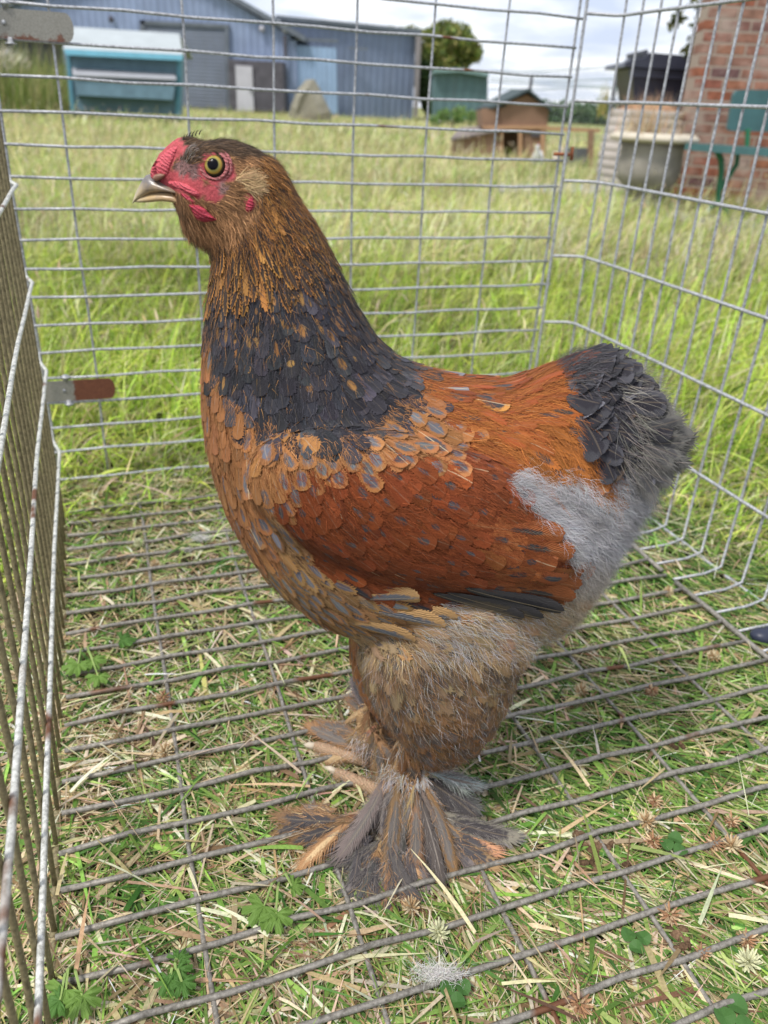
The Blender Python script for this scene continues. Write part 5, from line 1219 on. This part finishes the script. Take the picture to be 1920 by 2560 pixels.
# eye with lids
ex, ey = (330 + 972 / 4.74) / K, (300 + 562 / 4.74) / K
eh, en = hit(ex, ey); R_E = .0084
for sgn in (-1, 1):
    yc = eh.y if sgn < 0 else 2 * Y0 - eh.y
    c0 = Vector((AD(ex, ey, eh.y).x, yc - sgn * .0050, AD(ex, ey, eh.y).z))
    ax_ = Vector((-.04 * 1, sgn * 1.0, .12)).normalized() if sgn > 0 else Vector((-.03, -1, .30)).normalized()
    q = ax_.to_track_quat('Z', 'Y').to_matrix().to_4x4()
    eg = empty('eye', tuple(c0 - Vector(hen.location))); eg.parent = hen
    def cap(r, a0, a1, nr, mat, name, sx=1.0):
        g_ = Geo(); V = []; n = 32
        for i in range(nr + 1):
            a = a0 + (a1 - a0) * i / nr
            for j in range(n):
                v = q @ Vector((r * math.sin(a) * math.cos(2 * math.pi * j / n) * sx, r * math.sin(a) * math.sin(2 * math.pi * j / n), r * math.cos(a))); V.append(tuple(c0 + v))
        g_.add(V, [(i * n + j, i * n + (j + 1) % n, (i + 1) * n + (j + 1) % n, (i + 1) * n + j) for i in range(nr) for j in range(n)][::1]); return g_.build(name, mat, eg, True)
    ti = NT('iris', .3, .04); ti.b.inputs['Coat Weight'].default_value = .12; ti.b.inputs['Coat Roughness'].default_value = .03
    vl = ti.n.new('ShaderNodeVectorMath'); vl.operation = 'SUBTRACT'; ti.l.new(ti.pos(), vl.inputs[0]); pc = c0 + ax_ * R_E; vl.inputs[1].default_value = tuple(pc)
    ln = ti.n.new('ShaderNodeVectorMath'); ln.operation = 'LENGTH'; ti.l.new(vl.outputs[0], ln.inputs[0])
    rr_ = ti.math('DIVIDE', ln.outputs['Value'], R_E)
    ti.col(ti.ramp(rr_, [(.0, (.004, .004, .006)), (.43, (.004, .004, .006)), (.48, (0.20, 0.19, 0.07)), (.60, (0.36, 0.27, 0.06)), (.72, (0.34, 0.20, 0.04)), (.80, (.05, .04, .02)), (.95, (.02, .015, .012))]))
    cap(R_E, 0.0, 1.6, 20, ti.m, 'eyeball')
    # lids: a soft ring round the ball
    g_ = Geo()
    for rad, tub, hgt in ((.0098, .0013, .0036), (.0121, .0013, .0018)):
        V = []
        pts = [c0 + (q @ Vector((rad * .86 * math.cos(a) * 1.06, rad * .86 * math.sin(a), hgt + .0006 * math.cos(2 * a)))) for a in np.linspace(0, 2 * math.pi, 33)]
        g_.tube(pts, tub, 8)
    g_.build('eyelid', M_PINK, eg, True)
# beak
def mandible(top, bot, wid, name, mat):
    g_ = Geo(); V = []; n = 16
    for (tx, ty), (bx, by), w in zip(top, bot, wid):
        A = np.array(AD(tx, ty, Y0)); B = np.array(AD(bx, by, Y0)); m = (A + B) / 2; h_ = (A - B) / 2
        for j in range(n):
            a = 2 * math.pi * j / n; V.append(m + h_ * math.cos(a) + np.array([0, w * math.copysign(abs(math.sin(a)) ** .8, math.sin(a)) * (1 - .35 * math.cos(a)), 0]))
    m_ = len(top); g_.add(V, [(i * n + j, (i + 1) * n + j, (i + 1) * n + (j + 1) % n, i * n + (j + 1) % n) for i in range(m_ - 1) for j in range(n)] + [tuple(range(n)), tuple((m_ - 1) * n + j for j in range(n - 1, -1, -1))])
    return g_.build(name, mat, hen, True)
tbk = NT('horn', .32, .5); so = tbk.n.new('ShaderNodeSeparateXYZ'); tbk.l.new(tbk.pos(), so.inputs[0])
xt = AD(286, 440, Y0); 
gx = tbk.math('DIVIDE', tbk.math('SUBTRACT', so.outputs[0], xt.x), .045, clamp=True); gz = tbk.math('DIVIDE', tbk.math('SUBTRACT', so.outputs[2], xt.z), .026, clamp=True)
gz = tbk.math('ADD', gz, tbk.math('MULTIPLY', tbk.math('SUBTRACT', tbk.noise(160, None, 4), .5), .5))
low_ = tbk.ramp(gx, [(0, (0.50, 0.44, 0.29)), (.3, (0.48, 0.34, 0.17)), (.8, (0.42, 0.27, 0.14)), (1, (.30, .25, .15))])
tbk.col(tbk.mix(tbk.ramp(gz, [(.22, (0, 0, 0)), (.62, (1, 1, 1))]), low_, (0.15, 0.135, 0.13)))
tbk.bump(tbk.noise(300, tbk.vmul(tbk.pos(), (.3, 1, 2)), 3), .0006, .4)
BK = Z5
mandible(BK([(6, 985), (30, 900), (75, 800), (120, 720), (165, 655), (220, 640), (300, 690), (420, 740), (540, 790), (640, 870)]), BK([(3, 995), (45, 960), (110, 925), (175, 895), (235, 870), (300, 862), (380, 850), (460, 850), (560, 865), (650, 895)]), [.0006, .0022, .0042, .0058, .0070, .0080, .0090, .0100, .0105, .0095], 'upper_beak', tbk.m)
mandible(BK([(30, 940), (100, 898), (190, 862), (300, 838), (400, 826), (520, 830), (600, 860), (640, 940)]), BK([(40, 974), (110, 978), (200, 976), (300, 965), (400, 960), (500, 972), (580, 1000), (635, 1005)]), [.001, .0036, .0056, .0072, .0084, .0094, .0098, .0085], 'lower_beak', tbk.m)
mirror('nostril', pillow(Z5([(240, 700), (250, 655), (300, 632), (365, 628), (415, 645), (390, 680), (330, 720), (275, 733)]), .0022, base=Y0 - .0085), simple('nostril_horn', (0.24, 0.125, 0.085), .4, .3, 300))

# --- toes, claws and foot feathers
M_TOE = skin('toe_skin', (0.44, 0.29, 0.18), .55, 500, .001); M_CLAW = simple('claw', (0.55, 0.47, 0.36), .4, .15, 200)
def toe(pxs, rad, zs_):
    pts = [GD(x, y, z) for (x, y), z in zip(pxs, zs_)]
    g_ = Geo(); g_.tube(pts[:-1], rad, 10); o = g_.build('toe', M_TOE, hen, True)
    g_ = Geo(); d_ = (pts[-1] - pts[-2]); g_.tube([pts[-2] - d_ * .15, pts[-2] + d_ * .5 + Vector((0, 0, .0012)), pts[-1]], [rad[-1] * .85, rad[-1] * .6, .0006], 8); g_.build('claw', M_CLAW, o, True)
toe([(850, 1725), (800, 1700), (760, 1683), (725, 1668), (700, 1656)], [.0085, .0072, .0066, .0052], [.018, .013, .011, .011, .012])
toe([(850, 1745), (790, 1765), (720, 1780), (650, 1780), (612, 1783)], [.009, .0075, .0065, .005], [.018, .014, .012, .011, .010])
toe([(860, 1760), (840, 1815), (820, 1850), (800, 1880), (790, 1900)], [.009, .0075, .0065, .005], [.016, .013, .011, .010, .008])
toe([(880, 1755), (920, 1775), (945, 1785), (960, 1795)], [.008, .006, .005], [.016, .011, .010, .008])
toe([(800, 1640), (750, 1632), (710, 1620), (680, 1612), (652, 1610)], [.0085, .0075, .0065, .0055], [.018, .014, .012, .012, .011])
toe([(800, 1630), (760, 1600), (730, 1585), (700, 1575), (685, 1572)], [.0085, .007, .006, .005], [.018, .014, .012, .011, .010])
toe([(820, 1640), (860, 1665), (880, 1675), (890, 1682)], [.008, .006, .005], [.016, .011, .010, .008])
FB, FG = [], []
def ff(a, za, b_, zb_, w, c1, c2, spot=.5, inner=.55, curl=-.15, side=0.0, k=1, jit=5, shaft=.35):
    """foot feather from survey pixel a at height za to b at height zb_"""
    for _ in range(k):
        A = GD(a[0] + rng.normal(0, jit), a[1] + rng.normal(0, jit), za); B = GD(b_[0] + rng.normal(0, jit * 2.2), b_[1] + rng.normal(0, jit * 2.2), zb_)
        d_ = B - A; L_ = d_.length; d_.normalize(); up = Vector((rng.normal(0, .15), -.45, 1)); n_2 = (up - d_ * up.dot(d_)).normalized()
        cv = abs(curl) ; FB.append((tuple(A), tuple(d_), tuple(n_2), L_ / (1 - .25 * cv), w * rng.uniform(.85, 1.15), cv + .02, -cv, inner, c1, c2, spot * rng.uniform(.7, 1.2), side + rng.normal(0, .06), shaft * .4))
TAN = (0.33, 0.19, 0.095); GRB = (0.165, 0.145, 0.132); PAL = (0.46, 0.44, 0.44); DKF = (0.082, 0.073, 0.075)
# near foot
def many(n, ax, ay, za, bx, by, zb_, w, pal, inner=.4, sd=.14, curl=-.14):
    for _ in range(n):
        c1, c2, sp = pal[rng.integers(len(pal))]
        u_ = rng.random(); v_ = np.clip(u_ + rng.normal(0, .18), 0, 1)
        ff((ax[0] + (ax[1] - ax[0]) * u_, ay[0] + (ay[1] - ay[0]) * u_), za, (bx[0] + (bx[1] - bx[0]) * v_, by[0] + (by[1] - by[0]) * v_), zb_, w * rng.uniform(.7, 1.2), c1, c2, sp, inner, curl, rng.normal(0, sd), 1, 9)
MIXF = [(TAN, GRB, .6), (GRB, DKF, .7), (GRB, GRB, .3), (GRB, GRB, .1), (TAN, GRB, .7)]
DARKF = [(GRB, DKF, .8), (DKF, DKF, .1), (GRB, DKF, .6), (TAN, DKF, .7), (GRB, TAN, .3)]
many(12, (700, 790), (1745, 1770), .024, (612, 640), (1775, 1815), .012, .023, [(TAN, GRB, .6), (TAN, DKF, .5), (TAN, BUFF, .3)], .4, .10)
many(22, (760, 880), (1790, 1830), .024, (690, 900), (1880, 1925), .006, .021, DARKF, .52, .20)
many(18, (780, 860), (1810, 1835), .018, (740, 890), (1930, 1945), .005, .017, DARKF, .45, .22)
many(18, (850, 905), (1665, 1700), .062, (765, 965), (1810, 1870), .016, .023, MIXF, .58, .16)
many(14, (845, 900), (1650, 1680), .070, (800, 930), (1740, 1800), .025, .012, [(PAL, PAL, .1), (PAL, TAN, .4), (TAN, GRB, .4)], .34, .14)
for b_ in ((925, 1745), (940, 1775), (950, 1800), (935, 1760), (900, 1790)): ff((905, 1650), .072, b_, .028, .011, PAL, TAN, .25, .35, -.08, .05, 2, 5)
ff((915, 1740), .035, (1082, 1852), .010, .024, GRB, DKF, .8, .6, -.2, .16, 3, 5)
ff((905, 1760), .03, (1050, 1880), .008, .022, TAN, DKF, .85, .55, -.2, .12, 3, 6)
ff((905, 1740), .035, (1000, 1885), .008, .018, GRB, DKF, .8, .5, -.16, .08, 3, 6)
ff((920, 1680), .055, (1030, 1750), .030, .034, (.13, .12, .11), DKF, .5, .6, -.1, 0, 2, 4)
for _ in range(6): ff((918, 1655), .07, (1005 + rng.normal(0, 12), 1685 + rng.normal(0, 12)), .05, .014, (.36, .35, .34), GRB, .3, .25, -.05, rng.normal(0, .1), 1, 6)
for k in range(6):
    a0 = (rng.uniform(845, 905), rng.uniform(1655, 1700)); an = rng.uniform(.9, 2.3); R2 = rng.uniform(60, 120)
    ff(a0, .062, (a0[0] + R2 * math.cos(an), a0[1] + R2 * math.sin(an)), .02, .013, PAL if rng.random() < .4 else TAN, GRB, .4, .35, -.08, rng.normal(0, .12), 1, 5)
# far foot
ff((800, 1600), .035, (690, 1560), .016, .022, TAN, GRB, .6, .5, -.08, 0, 2)
ff((800, 1620), .03, (675, 1590), .012, .024, TAN, GRB, .6, .5, -.08, 0, 3)
ff((810, 1630), .025, (690, 1625), .008, .022, TAN, BUFF, .4, .5, -.08, 0, 2)
ff((810, 1560), .06, (752, 1465), .055, .022, GRB, DKF, .7, .55, -.1, 0, 2)
ff((815, 1580), .05, (765, 1500), .04, .020, TAN, GRB, .5, .5, -.1, 0, 3)
for b_ in ((800, 1640), (830, 1660), (780, 1640), (850, 1650), (815, 1655)): ff((815, 1570), .065, b_, .015, .018, TAN, GRB, .5, .5, -.08, 0, 3, 8)
for b_ in ((765, 1570), (775, 1600), (790, 1560)): ff((810, 1530), .075, b_, .03, .018, TAN, BUFF, .4, .45, -.08, 0, 3, 8)
F_ = FB; col_ = lambda i: np.array([f[i] for f in F_], float)
n = len(F_)
pk = feathers(col_(0), col_(1), col_(2), col_(3), col_(4), col_(5), col_(6), col_(7), (.42, 5), col_(8) * np.exp(rng.normal(-.08, .3, (n, 1))) * np.exp(rng.normal(0, .06, (n, 3))), col_(9) * np.exp(rng.normal(0, .25, (n, 1))), np.stack([col_(10), np.full(n, .38), col_(12)], 1), col_(11), NS=56, tooth=.22)
Pf, Df, Nf, Lf, Wf = col_(0), col_(1), col_(2), col_(3), col_(4); Bf = np.cross(Nf, Df); Bf /= np.linalg.norm(Bf, axis=1, keepdims=True)
rep = 46; ii = np.repeat(np.arange(n), rep); m_ = len(ii); sf = rng.uniform(.08, .95, m_); sgn_ = rng.choice([-1, 1], m_)
lift_f, curl_f = col_(5)[ii], col_(6)[ii]
st0 = Pf[ii] + Df[ii] * (Lf[ii] * sf * (1 - .25 * np.abs(curl_f) * sf))[:, None] + Nf[ii] * (Lf[ii] * (lift_f * sf + curl_f * sf ** 2) + .0008)[:, None] + Bf[ii] * (col_(11)[ii] * Lf[ii] * sf ** 2 + sgn_ * rng.random(m_) * Wf[ii] * .3)[:, None]
dr = Df[ii] + Bf[ii] * (sgn_ * rng.uniform(.15, .6, m_) + 1.6 * col_(11)[ii] * sf)[:, None] + rng.normal(0, .08, (m_, 3)); dr /= np.linalg.norm(dr, axis=1, keepdims=True)
cf = np.where((rng.random(m_) < .55)[:, None], col_(8)[ii], col_(9)[ii]) * np.exp(rng.normal(.05, .3, (m_, 1)))
down_pack = strands(st0, dr, Nf[ii], rng.uniform(.006, .015, m_), .0004, rng.uniform(-.05, .25, m_), rng.normal(-.1, .1, m_), cf, .12)
strand_obj('foot_down', [down_pack], label='loose barbs of the foot feathers')
feather_obj('foot_feathers', [pk], label='long tan and grey feathers fanned over both feet')
# larger wing feathers along the lower edge and the tail
F_ = []
def bf(a, b_, w, c1, c2, sp, el, shp_side=0.0, outw=.004, sh=.2, mirrored=True):
    A, na = hit(*a); B, nb_ = hit(*b_)
    if A is None: return
    if B is None: B = AD(b_[0], b_[1], A.y)
    A = A - na * .002 if False else A + na * outw * .3; B = B + (nb_ if nb_ is not None else na) * outw
    for sg in (1, -1) if mirrored else (1,):
        A2, B2, n2 = Vector(A), Vector(B), Vector(na)
        if sg < 0: A2.y = 2 * Y0 - A2.y; B2.y = 2 * Y0 - B2.y; n2.y = -n2.y
        d_ = B2 - A2; L_ = d_.length; d_.normalize(); n2 = (n2 - d_ * n2.dot(d_)).normalized()
        F_.append((tuple(A2), tuple(d_), tuple(n2), L_, w, .05, -.05, .86, c1, c2, sp, shp_side * sg, sh, el))
SPK = (0.24, 0.16, 0.08)
for i, (a, b_) in enumerate((((930, 1272), (1110, 1318)), ((960, 1270), (1160, 1314)), ((1000, 1262), (1200, 1300)), ((1040, 1250), (1225, 1280)), ((1050, 1225), (1238, 1255)), ((1040, 1195), (1242, 1228)), ((1020, 1160), (1225, 1190)), ((1000, 1130), (1205, 1155)))):
    if i < 3: bf(a, b_, .019, (.050, .046, .048), (.10, .08, .06) if i < 2 else DARK, .5, .4, 0, .011, .5)
    else: bf(a, b_, .021, (0.27, 0.085, 0.028), (.05, .042, .04), .30, .2, 0, .010 - .0006 * i, .1)
for a, b_, w in (((680, 1235), (960, 1330), .016), ((640, 1200), (800, 1285), .016), ((760, 1262), (930, 1312), .015)): bf(a, b_, w, (.11, .035, .016), DARK, .6, .6, 0, .004, .1)
for a, b_, w in (((740, 1290), (905, 1280), .020), ((700, 1290), (960, 1345), .022), ((760, 1320), (985, 1330), .020), ((720, 1330), (900, 1378), .022)): bf(a, b_, w, (0.42, 0.25, 0.11), LSLATE, .45, .4, 0, .006, .3)
# slate centred shoulder feather, straw shafted saddle feathers
for a, b_, w, c1, c2, sp in (((535, 985), (548, 1072), .024, (0.34, .145, .055), (.15, .155, .17), .85), ((520, 1090), (570, 1180), .020, (0.34, .17, .07), (.15, .155, .17), .8), ((1010, 862), (1100, 885), .014, GOLD, (.05, .045, .05), .85), ((1200, 880), (1290, 950), .018, (0.42, .16, .04), (.04, .038, .045), .7),
                          ((1180, 900), (1272, 960), .016, (0.42, .16, .04), (.04, .038, .045), .7), ((1225, 870), (1300, 910), .016, (0.42, .16, .04), (.04, .038, .045), .6), ((1235, 930), (1300, 1060), .020, (0.40, .14, .035), (.06, .05, .05), .4), ((940, 840), (1010, 850), .014, (.2, .2, .22), (.2, .2, .22), .8),
                          ((900, 930), (965, 985), .014, (0.36, .14, .05), SLATE, .7), ((820, 950), (880, 1005), .014, (0.36, .14, .05), SLATE, .7)):
    bf(a, b_, w, c1, c2, sp, .35, 0, .004, .9)
# tail cushion: large curved feathers
TP = [(1200, 800), (1250, 762), (1300, 746), (1362, 782), (1415, 850), (1455, 900), (1490, 950), (1475, 1010), (1430, 1050), (1360, 1060), (1305, 1000)]
for k in range(125):
    a0 = (1215 + rng.uniform(0, 140), 775 + rng.uniform(0, 200)); th2 = rng.uniform(-.35, 1.1)
    R2 = rng.uniform(62, 105); b_ = (a0[0] + R2 * math.cos(th2), a0[1] + R2 * math.sin(th2))
    if not inpoly(TP, np.array([b_[0]]), np.array([b_[1]]))[0]: continue
    bf(a0, b_, rng.uniform(.019, .027), tuple(np.array((.050, .049, .056)) * math.exp(rng.normal(0, .5))) if rng.random() > .05 else (.10, .07, .05), DARK, .7, .5, rng.normal(0, .15), .005 + rng.uniform(0, .006), .10)
NT0 = len(F_)
for k in range(90):
    a0 = (1350 + rng.uniform(0, 50), 830 + rng.uniform(0, 180)); th2 = rng.uniform(-.4, 1.0); R2 = rng.uniform(60, 110)
    if not inpoly(TP, np.array([a0[0] + R2 * math.cos(th2)]), np.array([a0[1] + R2 * math.sin(th2)]))[0]: continue
    bf(a0, (a0[0] + R2 * math.cos(th2), a0[1] + R2 * math.sin(th2)), .018, (.13, .125, .115), (.07, .068, .07), .6, .4, rng.normal(0, .15), .006, .1)
n = len(F_)
for q_ in range(n): F_[q_] = F_[q_][:7] + (.93 if F_[q_][7] > .8 else F_[q_][7],) + F_[q_][8:]
par3 = np.stack([col_(10), col_(13), col_(12)], 1)
inn = col_(7); inn[NT0:] = .45
pk = feathers(col_(0), col_(1), col_(2), col_(3), col_(4), col_(5), col_(6), inn, (.42, 6), col_(8), col_(9), par3, col_(11), NS=36, tooth=.02)
feather_obj('flight_feathers', [pk], label='large flight, shoulder and tail feathers')
# ------------------------------------------------------------------ small things on the ground
def clover_head(x, y, kind, r, label):
    """round head of small florets: kind 'fresh' pale green white, 'dead' brown and drooping"""
    o = empty('clover_blossom', G(x, y)); tag(o, label, 'clover flower', 'clover heads in the grass'); B = Vector(o.location) + Vector((0, 0, .012))
    n = 46; i = np.arange(n) + .5; ph = np.arccos(1 - 1.7 * i / n); th = i * 2.399
    D = np.stack([np.cos(th) * np.sin(ph), np.sin(th) * np.sin(ph), np.cos(ph)], 1)
    if kind == 'dead': D[:, 2] -= .5; D[:, 1] -= .35; D /= np.linalg.norm(D, axis=1, keepdims=True)
    g = Geo()
    for d_ in D:
        d_ = Vector(d_); a = B + d_ * r * .25; m_ = B + d_ * r * .7; e_ = B + d_ * r * rng.uniform(.9, 1.15) + Vector((0, 0, .0015))
        c = {'fresh': (0.60, 0.60, 0.38), 'half': (0.62, 0.52, 0.34) if rng.random() < .5 else (.42, .28, .15), 'dead': (0.36, 0.20, 0.11) if rng.random() < .6 else (0.55, 0.40, 0.25)}[kind]
        g.tube([a, m_, e_], [r * .07, r * .12, r * .04], 4, True, tuple(np.array(c) * rng.uniform(.75, 1.2)))
    g.build('florets', M_VC, o)
    g = Geo(); g.tube([B, B + Vector((.004, -.003, -.008)), B + Vector((.012, -.006, -.012))], .0011, 5); g.build('stem', simple('stem_green', (0.20, 0.28, 0.08)), o)
M_VC = vcol('floret', .7, .2, nscale=600)
S_ = .3617
def R4(a, b_): return 1320 + a * S_, 1760 + b_ * S_
heads = [((*R4(1500, 1840),), 'fresh', .0105, 'fresh white clover head on short grass near the bottom right corner'),
 ((*R4(1390, 1040),), 'half', .0105, 'greenish half faded clover head touching the wire at the right edge'),
 ((*R4(1270, 1010),), 'dead', .0100, 'brown clover head left of the greenish one at the right edge'),
 ((*R4(1390, 860),), 'dead', .0085, 'small dark brown clover head above the greenish one at the right edge'),
 ((*R4(800, 870),), 'half', .0105, 'tan clover head just below a floor wire, left of dark clover leaves'),
 ((*R4(860, 720),), 'dead', .0085, 'brown clover head above the tan one and behind the wire'),
 ((*R4(850, 1000),), 'dead', .0095, 'dark brown clover head below the tan one'),
 ((*R4(960, 1510),), 'dead', .0100, 'rusty clover head resting against a cross wire on the right'),
 ((*R4(335, 2130),), 'dead', .0115, 'large drooping brown clover head at the bottom edge of the picture'),
 ((*R4(1490, 1680),), 'dead', .0085, 'brown clover head under the wire above the fresh white one'),
 ((*R4(1180, 1770),), 'dead', .0070, 'small rusty clover head under the thick wire at lower right'),
 ((1093, 2352), 'fresh', .0100, 'pale green clover head between two wires in front of the hen'),
 ((1025, 2290), 'half', .0085, 'small tan clover head just in front of the foot feathers'),
 ((1450, 1745), 'half', .0095, 'tan clover head behind the second wire right of the thigh'),
 ((1625, 1745), 'dead', .0090, 'brown clover head beside a short white straw on the right'),
 ((1780, 1660), 'half', .0090, 'tan clover head by the right edge rail'),
 ((350, 1375), 'fresh', .0085, 'pale clover head lying far left near the back panel'),
 ((390, 1430), 'half', .0085, 'cream clover head below the pale one at far left'),
 ((410, 1760), 'dead', .0085, 'ginger clover head left of the hen beside a cross wire'),
 ((415, 1900), 'half', .0090, 'ginger clover head touching a wire lower left of the ginger one'),
 ((1667, 1497), 'half', .0080, 'cream clover head near the rusty rail tip'),
 ((1200, 1552), 'fresh', .0075, 'white clover head under the belly fluff')]
for (xy, k, r, lb) in heads: clover_head(xy[0], xy[1], k, r, lb)

def lobed_leaf(g, c, ang, size, tilt, col, lobes=5, depth=.45):
    """buttercup leaf: fingers with teeth, cupped"""
    pts = []; N_ = lobes * 8
    for i in range(N_ + 1):
        a = -1.9 + 3.8 * i / N_; ph = (i / N_) * lobes; f = abs(math.sin(math.pi * ph)) ** .6
        r = size * (1 - depth + depth * f) * (1 + .10 * math.sin(i * 2.6)); r *= .75 + .25 * math.cos(a * .7)
        pts.append((r * math.cos(a), r * math.sin(a)))
    M_ = Matrix.Translation(Vector(c)) @ Matrix.Rotation(ang, 4, 'Z') @ Matrix.Rotation(tilt, 4, 'Y')
    V = [M_ @ Vector((0, 0, 0))] + [M_ @ Vector((x * .5, y * .5, .12 * size)) for x, y in pts] + [M_ @ Vector((x, y, .02 * size + .10 * size * math.sin(i * 1.3))) for i, (x, y) in enumerate(pts)]
    n = len(pts); cols = [tuple(np.array(col) * (1 + .15 * math.sin(i))) for i in range(1)]
    g.add([tuple(v) for v in V], [(0, i + 1, i + 2) for i in range(n - 1)] + [(1 + i, 1 + n + i, 2 + n + i, 2 + i) for i in range(n - 1)], col)
def weed(x, y, name, label, leaves_, cat='plant'):
    o = empty(name, G(x, y)); tag(o, label, cat); B = Vector(o.location)
    for (lx, ly, sz, ang, tilt, c) in leaves_:
        P_ = G(lx, ly, .020); g = Geo(); lobed_leaf(g, P_, ang, sz * .78, tilt, c); l = g.build('leaf', M_LEAF, o)
        g = Geo(); g.tube([B + Vector((0, 0, .002)), (B + P_) / 2 + Vector((0, 0, .012)), P_], [.0014, .0012, .0009], 5); g.build('stem', simple('hairy_stem', (0.24, 0.33, 0.10)), l)
LG = (0.17, 0.29, 0.06); MG = (0.09, 0.20, 0.04)
weed(185, 2420, 'buttercup', 'buttercup plant with lobed leaves at the bottom left by the cage rail', [(165, 2475, .026, -1.9, .3, LG), (205, 2490, .022, -1.0, .3, LG), (150, 2500, .020, -2.6, .3, MG)])
weed(440, 2440, 'buttercup', 'small dark toothed buttercup rosette left of the lower cross wire', [(440, 2425, .018, -.5, .2, MG), (425, 2450, .017, -2.0, .2, MG), (455, 2455, .016, -1.0, .2, MG), (445, 2400, .015, 1.3, .2, MG)])
weed(700, 2200, 'buttercup', 'bright green buttercup leaf between wires in front of the hen', [(660, 2265, .026, -2.2, .3, LG), (690, 2285, .022, -1.2, .3, LG), (730, 2215, .016, .2, .3, LG)])
weed(215, 1625, 'buttercup', 'fresh green buttercup clump beside the left panel', [(195, 1660, .026, -2, .2, LG), (230, 1650, .024, -.8, .2, LG), (300, 1600, .026, .4, .2, MG), (245, 1690, .022, -1.4, .2, LG)])
def trefoil(x, y, sz, label):
    o = empty('clover_leaf', G(x, y)); tag(o, label, 'clover leaf'); c0 = G(x, y, .016)
    for k in range(3):
        a = k * 2.094 + x; g = Geo(); V = [c0]; n = 12
        cc_ = c0 + Vector((math.cos(a), math.sin(a), .1)) * sz * .55
        for i in range(n): b_ = i * 2 * math.pi / n; V.append(cc_ + Vector((math.cos(a + b_) * sz * .5, math.sin(a + b_) * sz * .5, .002 * math.cos(2 * b_))))
        V[0] = cc_ + Vector((0, 0, -.0015)); g.add([tuple(v) for v in V], [(0, i + 1, (i + 1) % n + 1) for i in range(n)], (0.07, 0.17, 0.04)); g.build('leaflet', M_LEAF, o)
trefoil(1140, 2480, .013, 'green clover leaf below the fallen white feather'); trefoil(1840, 2540, .017, 'large clover leaf at the bottom right corner'); trefoil(1685, 2110, .014, 'dark clover leaf beside the brown clover heads'); trefoil(1590, 2350, .013, 'clover leaf right of a cross wire at lower right')

# fallen white down feather on the wire, one behind
def down_feather(x, y, z, sz, label, n=480):
    c0 = G(x, y, z); Pn = np.tile(np.array(c0), (n, 1)) + rng.normal(0, 1, (n, 3)) * np.array([sz * .35, sz * .12, .002])
    D = rng.normal(0, 1, (n, 3)) * np.array([1, .7, .4]); D /= np.linalg.norm(D, axis=1, keepdims=True); N_ = np.tile(np.array([0, -.3, 1.0]), (n, 1))
    v, q, c = strands(Pn, D, N_, rng.uniform(.3, .9, n) * sz * .6, .0003, .3 * np.ones(n), -.3 * np.ones(n), sc((.55, .53, .50), n, .15), .2)
    o = np_mesh('fallen_feather', v, q, None, M_DOWN, None, {'Col': np.clip(c, 0, .85)}); tag(o, label, 'feather')
down_feather(1095, 2432, .016, .028, 'white downy feather caught on the floor wire near the bottom of the picture')
down_feather(500, 1345, .014, .022, 'fluffy white feather lying on the grass behind the breast on the left')
down_feather(465, 1375, .012, .014, 'small white feather scrap just left of the fluffy one', 120)
def lump(x, y, rx, ry, label, c=(0.12, 0.075, 0.045), n=26):
    g = Geo(); P_ = G(x, y, .003)
    for _ in range(n):
        g.ball(P_ + Vector((rng.normal(0, rx), rng.normal(0, ry), rng.uniform(0, .006))), tuple(rng.uniform(.0025, .0055, 3)), 2, tuple(np.array(c) * rng.uniform(.6, 1.4)), .12)
    tag(g.build('dropping', vcol('dropping', .95, .1, nscale=500, var=.4), None), label, 'dropping')
lump(1475, 2130, .016, .010, 'crumbled brown dropping just below a wire right of the foot feathers')
lump(1705, 2385, .006, .012, 'small crumb of brown soil by a cross wire at lower right', n=14)
lump(1688, 1870, .007, .004, 'little brown crumb beside a white speck on the right', n=9)
g = Geo(); P_ = G(1908, 1590, .012); g.ball(P_, (.018, .014, .011), 3, rough=.0); g.ball(P_ + Vector((.012, .004, .004)), (.012, .010, .010), 3)
tag(g.build('plastic_foot', simple('navy_plastic', (.03, .035, .06), .4, .1), None, True), 'dark blue rounded plastic lump at the right edge by the rail', 'plastic foot')
# bent straws lying over the wires
g = Geo()
for (x0, y0, x1, y1, x2, y2, w, c) in ((1210, 1860, 1080, 0, 0, 0, 0, 0),):
    pass
n = 60; cx_ = rng.uniform(120, 1850, n); cy_ = rng.uniform(1750, 2520, n)
P_ = np.array([tuple(G(a, b_, .014)) for a, b_ in zip(cx_, cy_)])
V_, Q_, k_ = blades(P_, rng.random(n) * 6.28, rng.normal(.12, .12, n), rng.uniform(.03, .085, n), rng.uniform(.002, .0042, n), rng.random(n) * .25, rng.normal(0, .3, n), 4)
o = np_mesh('straw', V_, Q_, None, M_GRASS, None, {'Col': np.repeat(pick(n, STRAW[:2]), k_, 0)}); tag(o, 'loose bleached straws lying over the floor wires', 'straw', kind='stuff')
